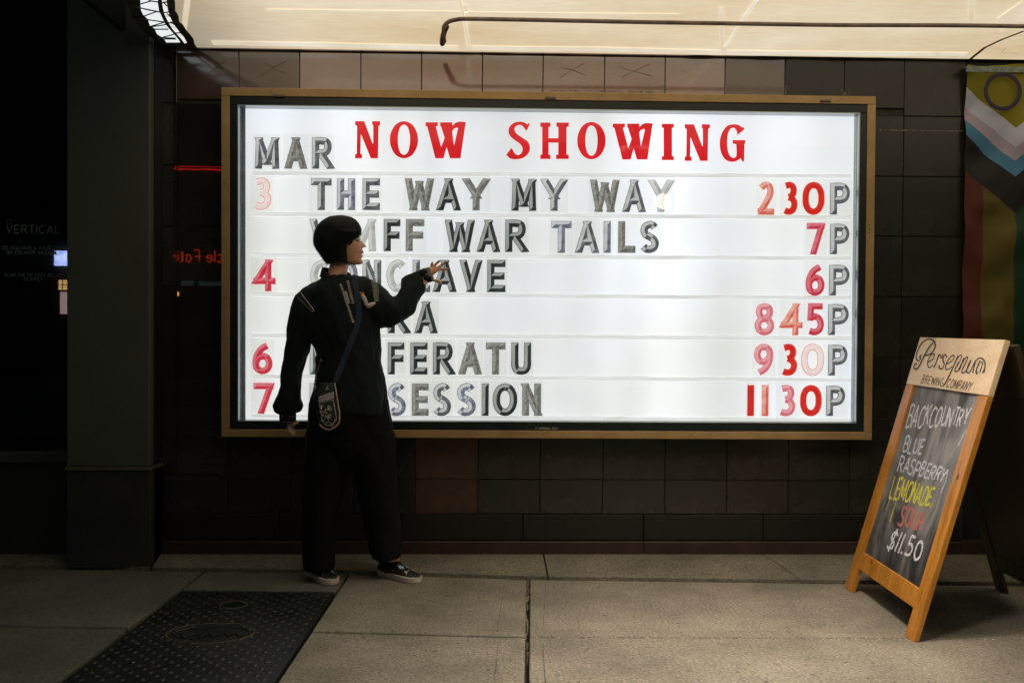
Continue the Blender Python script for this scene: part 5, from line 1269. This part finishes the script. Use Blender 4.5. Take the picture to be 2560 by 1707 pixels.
V=lo+hi+[p*1+(Vector((cl0.x,YP-.012,p.z))-p).normalized()*.007 for p in hi]+[p+(Vector((cl0.x,YP-.012,p.z))-p).normalized()*.007 for p in lo]
m_=n+1; F=[]
for k in range(n):
    for r in range(3): F.append((r*m_+k,r*m_+k+1,(r+1)*m_+k+1,(r+1)*m_+k))
b.add(V,F); b.build('collar',M['knit'],person,smooth=True)
# ---- trousers
tr=MB()
tr.loft([ell(PP(790,960,-.42),PP(940,960,-.42),.10),ell(PP(772,1010,-.42),PP(972,1010,-.42),.125),ell(PP(768,1060,-.42),PP(979,1055,-.42),.13),ell(PP(763,1110,-.42),PP(984,1105,-.42),.125),ell(PP(768,1150,-.41),PP(984,1150,-.41),.09)])
tr.loft([ell(PP(764,1080,-.41),PP(880,1080,-.41),.115),ell(PP(761,1150,-.41),PP(872,1150,-.41),.115),ell(PP(758,1220,-.40),PP(862,1220,-.40),.110),ell(PP(756,1290,-.39),PP(850,1290,-.39),.108),ell(PP(755,1350,-.38),PP(841,1350,-.38),.106),ell(PP(755,1396,-.375),PP(837,1396,-.375),.102),ell(PP(760,1420,-.37),PP(836,1424,-.39),.098)])
tr.loft([ell(PP(862,1080,-.41),PP(986,1080,-.41),.115),ell(PP(872,1150,-.41),PP(989,1150,-.41),.112),ell(PP(890,1220,-.39),PP(995,1220,-.39),.105),ell(PP(908,1290,-.375),PP(1002,1290,-.375),.10),ell(PP(916,1350,-.36),PP(1007,1350,-.36),.098),ell(PP(930,1394,-.36),PP(1002,1388,-.36),.094)])
trs=tr.build('trousers',M['trouser'],person); remesh(trs,.0065,3); wrinkle(trs,.010,9,8.4); wrinkle(trs,.003,22,2.4)
# ---- shoes
M['shoe']=mat('black_canvas_shoe',(.012,.014,.015),.5,var=.3,scale=30); M['sole']=mat('white_rubber',(.62,.52,.47),.5,var=.08,scale=20); M['patch']=mat('white_patch',(.62,.52,.50),.6); M['sky']=mat('light_blue_patch',(.32,.48,.62),.6)
def shoe(toe,heel,lab):
    T=Vector((toe[0],toe[1],0)); H=Vector((heel[0],heel[1],0)); d=(T-H).normalized(); ln=.258; H=T-d*ln; s_=Vector((-d.y,d.x,0))
    sh=empty('shoe'); sh.parent=person; sh.location=(H-Vector(PF)); PO[sh.name]=tuple(H); sh['label']=lab
    def outl(k,z,g=0):
        prof=[(0,.0),(.02,.022),(.06,.031),(.12,.032),(.19,.030),(.30,.029),(.45,.033),(.60,.040),(.75,.044),(.86,.041),(.94,.030),(.985,.015),(1,0)]
        L_=[H+d*(u*ln*1.0)+s_*(w_+g)+Vector((0,0,z)) for u,w_ in prof]; R2=[H+d*(u*ln)-s_*(w_+g)+Vector((0,0,z)) for u,w_ in prof[-2:0:-1]]; return L_+R2
    def sc_(r,f): c=sum(r,Vector())/len(r); return [c+(p-c)*f for p in r]
    o=MB(); o.loft([sc_(outl(0,.001),.97),outl(0,.006,.002),outl(0,.022,.003),outl(0,.028,.002),sc_(outl(0,.030),.96)]); o.build('sole',M['sole'],sh,smooth=False)
    # upper
    up_=MB(); rr=[]
    hts=[(0,.060),(.10,.072),(.22,.074),(.34,.078),(.46,.082),(.58,.066),(.70,.052),(.82,.044),(.92,.038),(.985,.031)]
    wds=[(0,.018),(.10,.030),(.22,.032),(.34,.032),(.46,.034),(.58,.037),(.70,.040),(.82,.039),(.92,.030),(.985,.012)]
    for (u,h_),(_,w_) in zip(hts,wds):
        ring=[]
        for k in range(16):
            t=2*math.pi*k/16; ring.append(H+d*(u*ln)+s_*(w_*math.cos(t))+Vector((0,0,max(.024,.026+(h_-.026)*max(0,math.sin(t))**.8))))
        rr.append(ring)
    up_.loft(rr); up_.build('upper',M['shoe'],sh,smooth=True)
    def top(u,w_): # point on the upper
        hh=itp(hts,u); ww=itp(wds,u); c=max(-1,min(1,w_/ww)); return H+d*(u*ln)+s_*w_+Vector((0,0,.026+(hh-.026)*max(0,math.sqrt(1-c*c))**.8+.0022))
    b=MB()
    b.ribbon([top(.80-.06*math.cos(a*1.57),.036*a) for a in [k/5-1 for k in range(11)]],.003,(0,0,1)); b.build('toe_seam',M['sole'],sh)
    for w_ in (-.022,.022):
        b=MB(); b.add([top(.70,w_),top(.72,w_*1.35),top(.765,w_*1.4),top(.76,w_*.8)],[(0,1,2,3)]); b.build('ear_patch',M['patch'],sh)
    b=MB(); b.add([top(.52,-.020),top(.60,-.026),top(.66,-.016),top(.62,-.004),top(.58,-.010)],[(0,1,2,3,4)]); b.add([top(.60,.004),top(.66,.006),top(.67,.020),top(.62,.018)],[(0,1,2,3)]); b.build('blue_patch',M['sky'],sh)
    b=MB(); b.ribbon([top(.40,-.0325),top(.46,-.033),top(.50,-.034)],.010,(0,0,1)); b.build('elastic_gusset',M['patch'],sh)
tl_=onz(836,1461,.0); tr_=onz(1052,1458,.0)
shoe((tl_.x+.002,tl_.y-.012),(tl_.x-.15,tl_.y+.20),'black slip-on shoe half under the trouser hem'); shoe((tr_.x-.004,tr_.y),(tr_.x-.205,tr_.y+.165),'black slip-on shoe with white sole and pale blue patch')
# ---- trims, strap, brooch: laid on the sweater surface
bpy.context.view_layer.update()
def bvh(*obs):
    vs=[];fs=[]
    for o in obs:
        k=len(vs); M4=Matrix.Translation(Vector(PF)); vs+=[M4@v.co for v in o.data.vertices]; fs+=[[i+k for i in p.vertices] for p in o.data.polygons]
    return BVHTree.FromPolygons(vs,fs)
BV=bvh(sweater,trs)
def surf(px,py,off=.003,fb=None):
    v=ray(px,py).normalized(); h=BV.ray_cast(CAM,v)
    if h[0] is None: return ony(px,py,fb if fb is not None else YP-.12)
    return h[0]-v*off
def sA(x,y,off=.003): return surf(640+x/2.528,500+y/2.528,off)
M['thread']=mat('cream_thread',(.88,.78,.70),.8,var=.3,scale=80)
def dashes(l,wd,name='stitching'):
    b=MB()
    for (x0,y0),(x1,y1) in l: b.tube([sA(x0,y0,.0035),sA((x0+x1)/2,(y0+y1)/2,.004),sA(x1,y1,.0035)],[wd*.6,wd,wd*.6],5)
    return b.build(name,M['thread'],person)
Z8=lambda x,y:((840+x/7.84-640)*2.528,(660+y/7.84-500)*2.528)
l=[]
for k in range(20):
    t=k/19; x=lerp(95,335,t); y=lerp(405,1135,t); l.append((Z8(x-26,y-6),Z8(x+24,y+4)))
for k in range(11):
    t=k/10; x=lerp(232,332,t); y=lerp(340,760,t); l.append((Z8(x-28,y+6 if k==0 else y),Z8(x+26,y-4)))
for y in (1085,1125): l.append((Z8(432,y),Z8(472,y-4)))
dashes(l,.0022)
l=[]
for k in range(9):
    t=k/8; x=lerp(190,250,t); y=lerp(545,760,t); l.append((Z8(x-20,y-8),Z8(x+22,y+8))); l.append((Z8(x-20,y+8),Z8(x+22,y-8)))
dashes(l,.0012)
l=[((275+ (t*9.5),570+t*13),(281+t*9.5,584+t*13)) for t in [k for k in range(10)]]+[((290+t*9,600+t*11),(300+t*9,610+t*11)) for t in range(8)]+[((262+t*10,618+t*10),(268+t*10,612+t*10)) for t in range(10)]
dashes(l,.0013)
l=[]
for k in range(12):
    y=490+k*13; x0=lerp(722,748,k/11); l.append(((x0,y),(min(x0+42,776),y+4)))
dashes(l,.0017)
def onq(x,y,yy): return ZAp(x,y,yy)
b=MB()
for k in range(7):
    for r in range(4):
        u=k/6; x0=lerp(1046,1068,u)+r*15; y0=lerp(440,512,u)+r*-3+ (4 if r%2 else 0); P=onq(x0,y0,-.352+.004*abs(u-.5)*8); Q=onq(x0+11,y0-9,-.352+.004*abs(u-.5)*8); b.tube([P,Q],.0017,5)
b.build('stitching',M['thread'],person)
b=MB()
for k in range(6):
    x0=160+k*15; b.tube([onq(x0,1362+4*(k%2),-.462),onq(x0+10,1372-6*(k%2),-.462)],.0010,5); b.tube([onq(x0+6,1404,-.462),onq(x0+14,1402,-.462)],.0012,5)
b.build('stitching',M['thread'],person)
# brooch
M['pinw']=mat('white_enamel',(.72,.62,.58),.3); M['pino']=mat('orange_enamel',(.50,.17,.03),.3)
def blob(l,r,mt,name): b=MB(); b.tube([sA(*p,.006) for p in l],r,8); return b.build(name,mt,person,smooth=True)
blob([(668,592),(672,605),(684,625),(692,640),(698,668)],[.006,.010,.011,.009,.010],M['pinw'],'brooch'); blob([(698,668),(716,668),(736,658),(756,648)],[.011,.012,.009,.003],M['pinw'],'brooch')
blob([(655,598),(664,590),(674,585),(672,604)],[.005,.009,.008,.006],M['pino'],'brooch')

# ---- cross-body bag: its own thing
bag=root('crossbody_bag',tuple(ZAp(455,1450,-.60)),'small dark embroidered pouch hanging on a blue strap at the hip of the woman','bag')
M['strap']=mat('blue_webbing',(.014,.036,.062),.7,var=.2,scale=60); M['bagc']=mat('navy_bag_cloth',(.018,.026,.030),.7,var=.3,scale=30); M['piping']=mat('tan_piping',(.78,.55,.38),.7,var=.2,scale=80)
def stp(l,wd,off=.005):
    P=[sA(x,y,off) for x,y in l]; 
    for _ in range(2): P=[P[0]]+[(P[i-1]+P[i]*2+P[i+1])/4 for i in range(1,len(P)-1)]+[P[-1]]
    b=MB(); b.ribbon(P,wd,(0.1,-1,0)); return b
l=[];KP=[(606,478),(618,490),(632,540),(642,600),(648,680),(650,740),(640,800),(615,860),(580,950),(545,1040),(510,1120),(498,1160)]
for (a,b_),(c,d) in zip(KP,KP[1:]):
    for t in (0,.25,.5,.75): l.append((lerp(a,c,t),lerp(b_,d,t)))
stp(l,.026,.006).build('strap',M['strap'],bag)
def sP(x,y,off): return sA(x,y,off)
YB=min(sA(x,1300,.0).y for x in (400,455,510))-.012
# pouch
def bo(v):   # left,right of the pouch at height v
    tabl=[(1155,405,495),(1180,402,500),(1205,384,505),(1230,378,508),(1280,377,516),(1340,380,526),(1380,386,528),(1410,400,522),(1432,420,505),(1446,442,480)]
    return itp([(r[0],r[1]) for r in tabl],v),itp([(r[0],r[2]) for r in tabl],v)
bg_=MB(); rgs=[]; yv=1155
while yv<=1446:
    a,c=bo(yv); rgs.append(ell(ZAp(a,yv,YB),ZAp(c,yv,YB),.012+.012*math.sin((yv-1155)/291*3.0),20)); yv+=9.7
bg_.loft(rgs); bg_.build('pouch',M['bagc'],bag,smooth=True)
FY=YB-.0255
E2=[(498,1155)]+[(bo(v)[1]+1,v) for v in range(1180,1432,16)]+[(480,1445),(452,1449),(420,1436),(400,1415)]
b=MB(); b.tube(cr([ZAp(x,y,YB-.010) for x,y in E2],3),.0030,6); b.build('piping',M['piping'],bag,smooth=True)
def Zb(x,y): return ((680+x/7.127-640)*2.528,(900+y/7.127-500)*2.528)
def emb(lines,wd,name='embroidery'):
    b=MB()
    for l in lines:
        P=[]
        for x,y in l:
            q=Zb(x,y); a,c=bo(min(1445,max(1156,q[1]))); u=(q[0]-a)/(c-a)*2-1; dr=.012+.012*math.sin((q[1]-1155)/291*3.0)
            P.append(ZAp(q[0],q[1],YB-dr*math.sqrt(max(.05,1-u*u))-.0022))
        b.tube(P,wd,5)
    return b.build(name,M['thread'],bag)
L_=[[(825,655),(960,610),(1095,572)],[(825,720),(960,690),(1105,650)],[(835,765),(960,735),(1090,705)],[(830,700),(900,640)],[(830,740),(950,700),(1100,680)]]
for k in range(9): x=835+k*30; y=655-k*9; L_+=[[(x,y),(x+26,y+56)],[(x+26,y-6),(x,y+62)],[(x,y+75),(x+14,y+100),(x+28,y+68)]]
emb(L_,.0011)
zz=[]
for k in range(30):
    t=k/29; 
    if t<.75: x=lerp(1090,1150,t/.75); y=lerp(715,1030,t/.75)
    else: x=lerp(1150,1060,(t-.75)/.25); y=lerp(1030,1190,(t-.75)/.25)
    zz.append((x+(9 if k%2 else -9),y))
emb([zz],.0014)
def leaf(x,y,a,ln,w_): 
    c,s_=math.cos(a),math.sin(a); return [(x,y),(x+c*ln*.5-s_*w_,y+s_*ln*.5+c*w_),(x+c*ln,y+s_*ln),(x+c*ln*.5+s_*w_,y+s_*ln*.5-c*w_),(x,y)]
fl=[[(885,1000),(940,920),(985,875)],[(880,990),(872,900),(885,840)],[(885,990),(940,985),(1000,1000)],leaf(875,870,-1.9,95,14),leaf(880,870,-1.2,95,14),leaf(875,880,-1.55,80,10)]
fl+=[leaf(990,875,a,85,13) for a in (-1.3,-.8,-.2,.35)]+[leaf(990,1000,a,75,12) for a in (-.7,-.1,.6,1.3)]+[leaf(945,910,-1.4,50,9),leaf(955,945,-.2,40,8),leaf(950,990,1.2,45,9),leaf(875,930,-2.4,40,7),leaf(880,930,-.7,40,7)]
fl+=[[(935,1130),(980,1105),(1040,1110),(1065,1135),(1030,1158),(970,1160),(935,1130)],[(885,1010),(890,1060),(920,1110)],[(870,1070),(890,1085),(935,1060)]]
emb(fl,.0011)
b=MB(); b.tube([ZAp(x,y,YB-.02) for x,y in ((455,1172),(448,1190),(440,1196),(462,1192))],.0016,5); b.build('zip_pull',M['thread'],bag)
# striped cord at the hip
b=MB(); P=cr([sA(x,y,.008) for x,y in ((412,1010),(402,1040),(386,1090),(378,1130),(373,1172))],6)
b.tube(P,[.006 if i%3 else .0045 for i in range(len(P))],8); b.build('cord',mat('striped_cord',(.12,.10,.085),.8,col2=(.42,.33,.26),scale=70,stretch=(.2,.2,1)),bag,smooth=True)
b=MB(); b.tube([ZAp(374,1178,FY+.03),ZAp(375,1192,FY+.03)],.004,8); b.build('bead',M['pinw'],bag,smooth=True)

# ------------------------------------------------------------------ across the street (seen only as reflections)
opp=root('opposite_building',(0,-17.6,0),'dark building across the street mirrored in glass and tiles','building')
MB().box((-40,-24,-.3),(40,-17.6,9)).build('walls',mat('far_wall',(.03,.03,.03),.8,var=.3,scale=1),opp)
def mirr(px,py,dist):     # real point whose mirror image in the wall plane shows at that pixel
    v=ray(px,py); t=(dist-CAM.y)/v.y; p=CAM+v*t; return Vector((p.x,-p.y,p.z))
def lit(name,c,s_): 
    m_=bpy.data.materials.new(name); m_.use_nodes=True; e=m_.node_tree.nodes['Principled BSDF']; e.inputs['Base Color'].default_value=(.02,.02,.02,1); e.inputs['Emission Color'].default_value=(*c,1); e.inputs['Emission Strength'].default_value=s_; return m_
DS=17.45
neon=root('neon_sign',tuple(mirr(480,640,DS)),'red neon shop sign lettering across the street, mirrored in the left tiles','sign')
a=mirr(596,655,DS); c=mirr(404,655,DS); h=(mirr(500,626,DS)-mirr(500,655,DS)).z
b=MB(); s_="Uncle Fatih's"; tw=textwidth(s_)*h; textmesh(b,s_,(a.x,-DS,a.z),((c.x-a.x)/tw,0,0),(0,0,1),h,.035,nrm=(0,1,0)); b.build('neon_lettering',lit('red_neon',(1,.06,.02),1.6),neon)
tb_=root('red_neon_line',tuple(mirr(480,420,DS)),'long curved red neon tube along the roof edge across the street','neon tube')
for y0,y1,r in ((424,429,.016),(417,421,.010)):
    P=[Vector((q.x,-DS,q.z)) for q in (mirr(440,y0+1,DS),mirr(500,y0-1,DS),mirr(560,y1-2,DS),mirr(640,y1,DS))]; MB().tube(cr(P,5),r,6).build('tube',lit('red_tube',(1,.015,.01),3.0),tb_)
def rectlamp(name,label,cat,x0,y0,x1,y1,mt,parts='panel',dist=DS,th=.08):
    A=mirr(x0,y0,dist); B=mirr(x1,y1,dist); r=root(name,((A.x+B.x)/2,-dist,min(A.z,B.z)),label,cat); MB().box((A.x,-dist-th,A.z),(B.x,-dist,B.z)).build(parts,mt,r); return r
rectlamp('lit_box_sign','pale blue lit box sign across the street','sign',136,627,172,664,emat('blue_white_box',(.22,.34,1.0),(.75,.82,1.0),9.0,(1,1,1),5))
mul=mat('dark_mullion',(.02,.02,.02),.6)
wr=rectlamp('lit_window','warm lit window across the street mirrored at the left edge','window',147,700,170,724,lit('warm_window',(1,.55,.22),4.5))
A=mirr(147,700,DS); B=mirr(170,724,DS)
for px,py,qx,qy in ((145,711,172,713),(145,705.5,172,706.3),(157,699,158.2,725),(145,717.5,172,718.3)):
    a=mirr(px,py,DS); c=mirr(qx,qy,DS); MB().box((a.x,-DS+.001,a.z),(c.x,-DS+.03,c.z)).build('mullion',mul,wr)
rectlamp('lit_doorway','pinkish lit doorway across the street mirrored at the left edge','door',151,730,170,785,lit('pink_doorway',(.9,.62,.58),2.2))
rectlamp('small_blue_window','dim blue window band across the street','window',452,702,482,714,lit('dim_blue',(.3,.5,.6),.25)); rectlamp('wide_blue_window','dimmer wide blue window band across the street','window',498,704,620,716,lit('dim_blue2',(.3,.5,.6),.22))
def bulb(name,label,px,py,r,c,s__,dist=DS-1):
    p=mirr(px,py,dist); rt=root(name,(p.x,p.y,0),label,'street lamp'); bm=bmesh.new(); bmesh.ops.create_uvsphere(bm,u_segments=16,v_segments=8,radius=r); e_=bpy.data.meshes.new('globe'); bm.to_mesh(e_); bm.free()
    o=link('globe',e_,lit(name+'_glow',c,s__),rt); o.location=(0,0,p.z); MB().tube([(p.x,p.y,-.0),(p.x,p.y,p.z-r)],.04,8).build('pole',M['black'],rt)
bulb('amber_lamp','small amber lamp across the street',445,734,.06,(1,.42,.04),9)
bulb('street_lamp','round white street lamp across the street mirrored in the sign glass',1654,506,.17,(1,.86,.66),24)
bulb('white_lamp','cold white lamp across the street mirrored in the right hand tiles',2200,508,.12,(.9,.95,1),30)
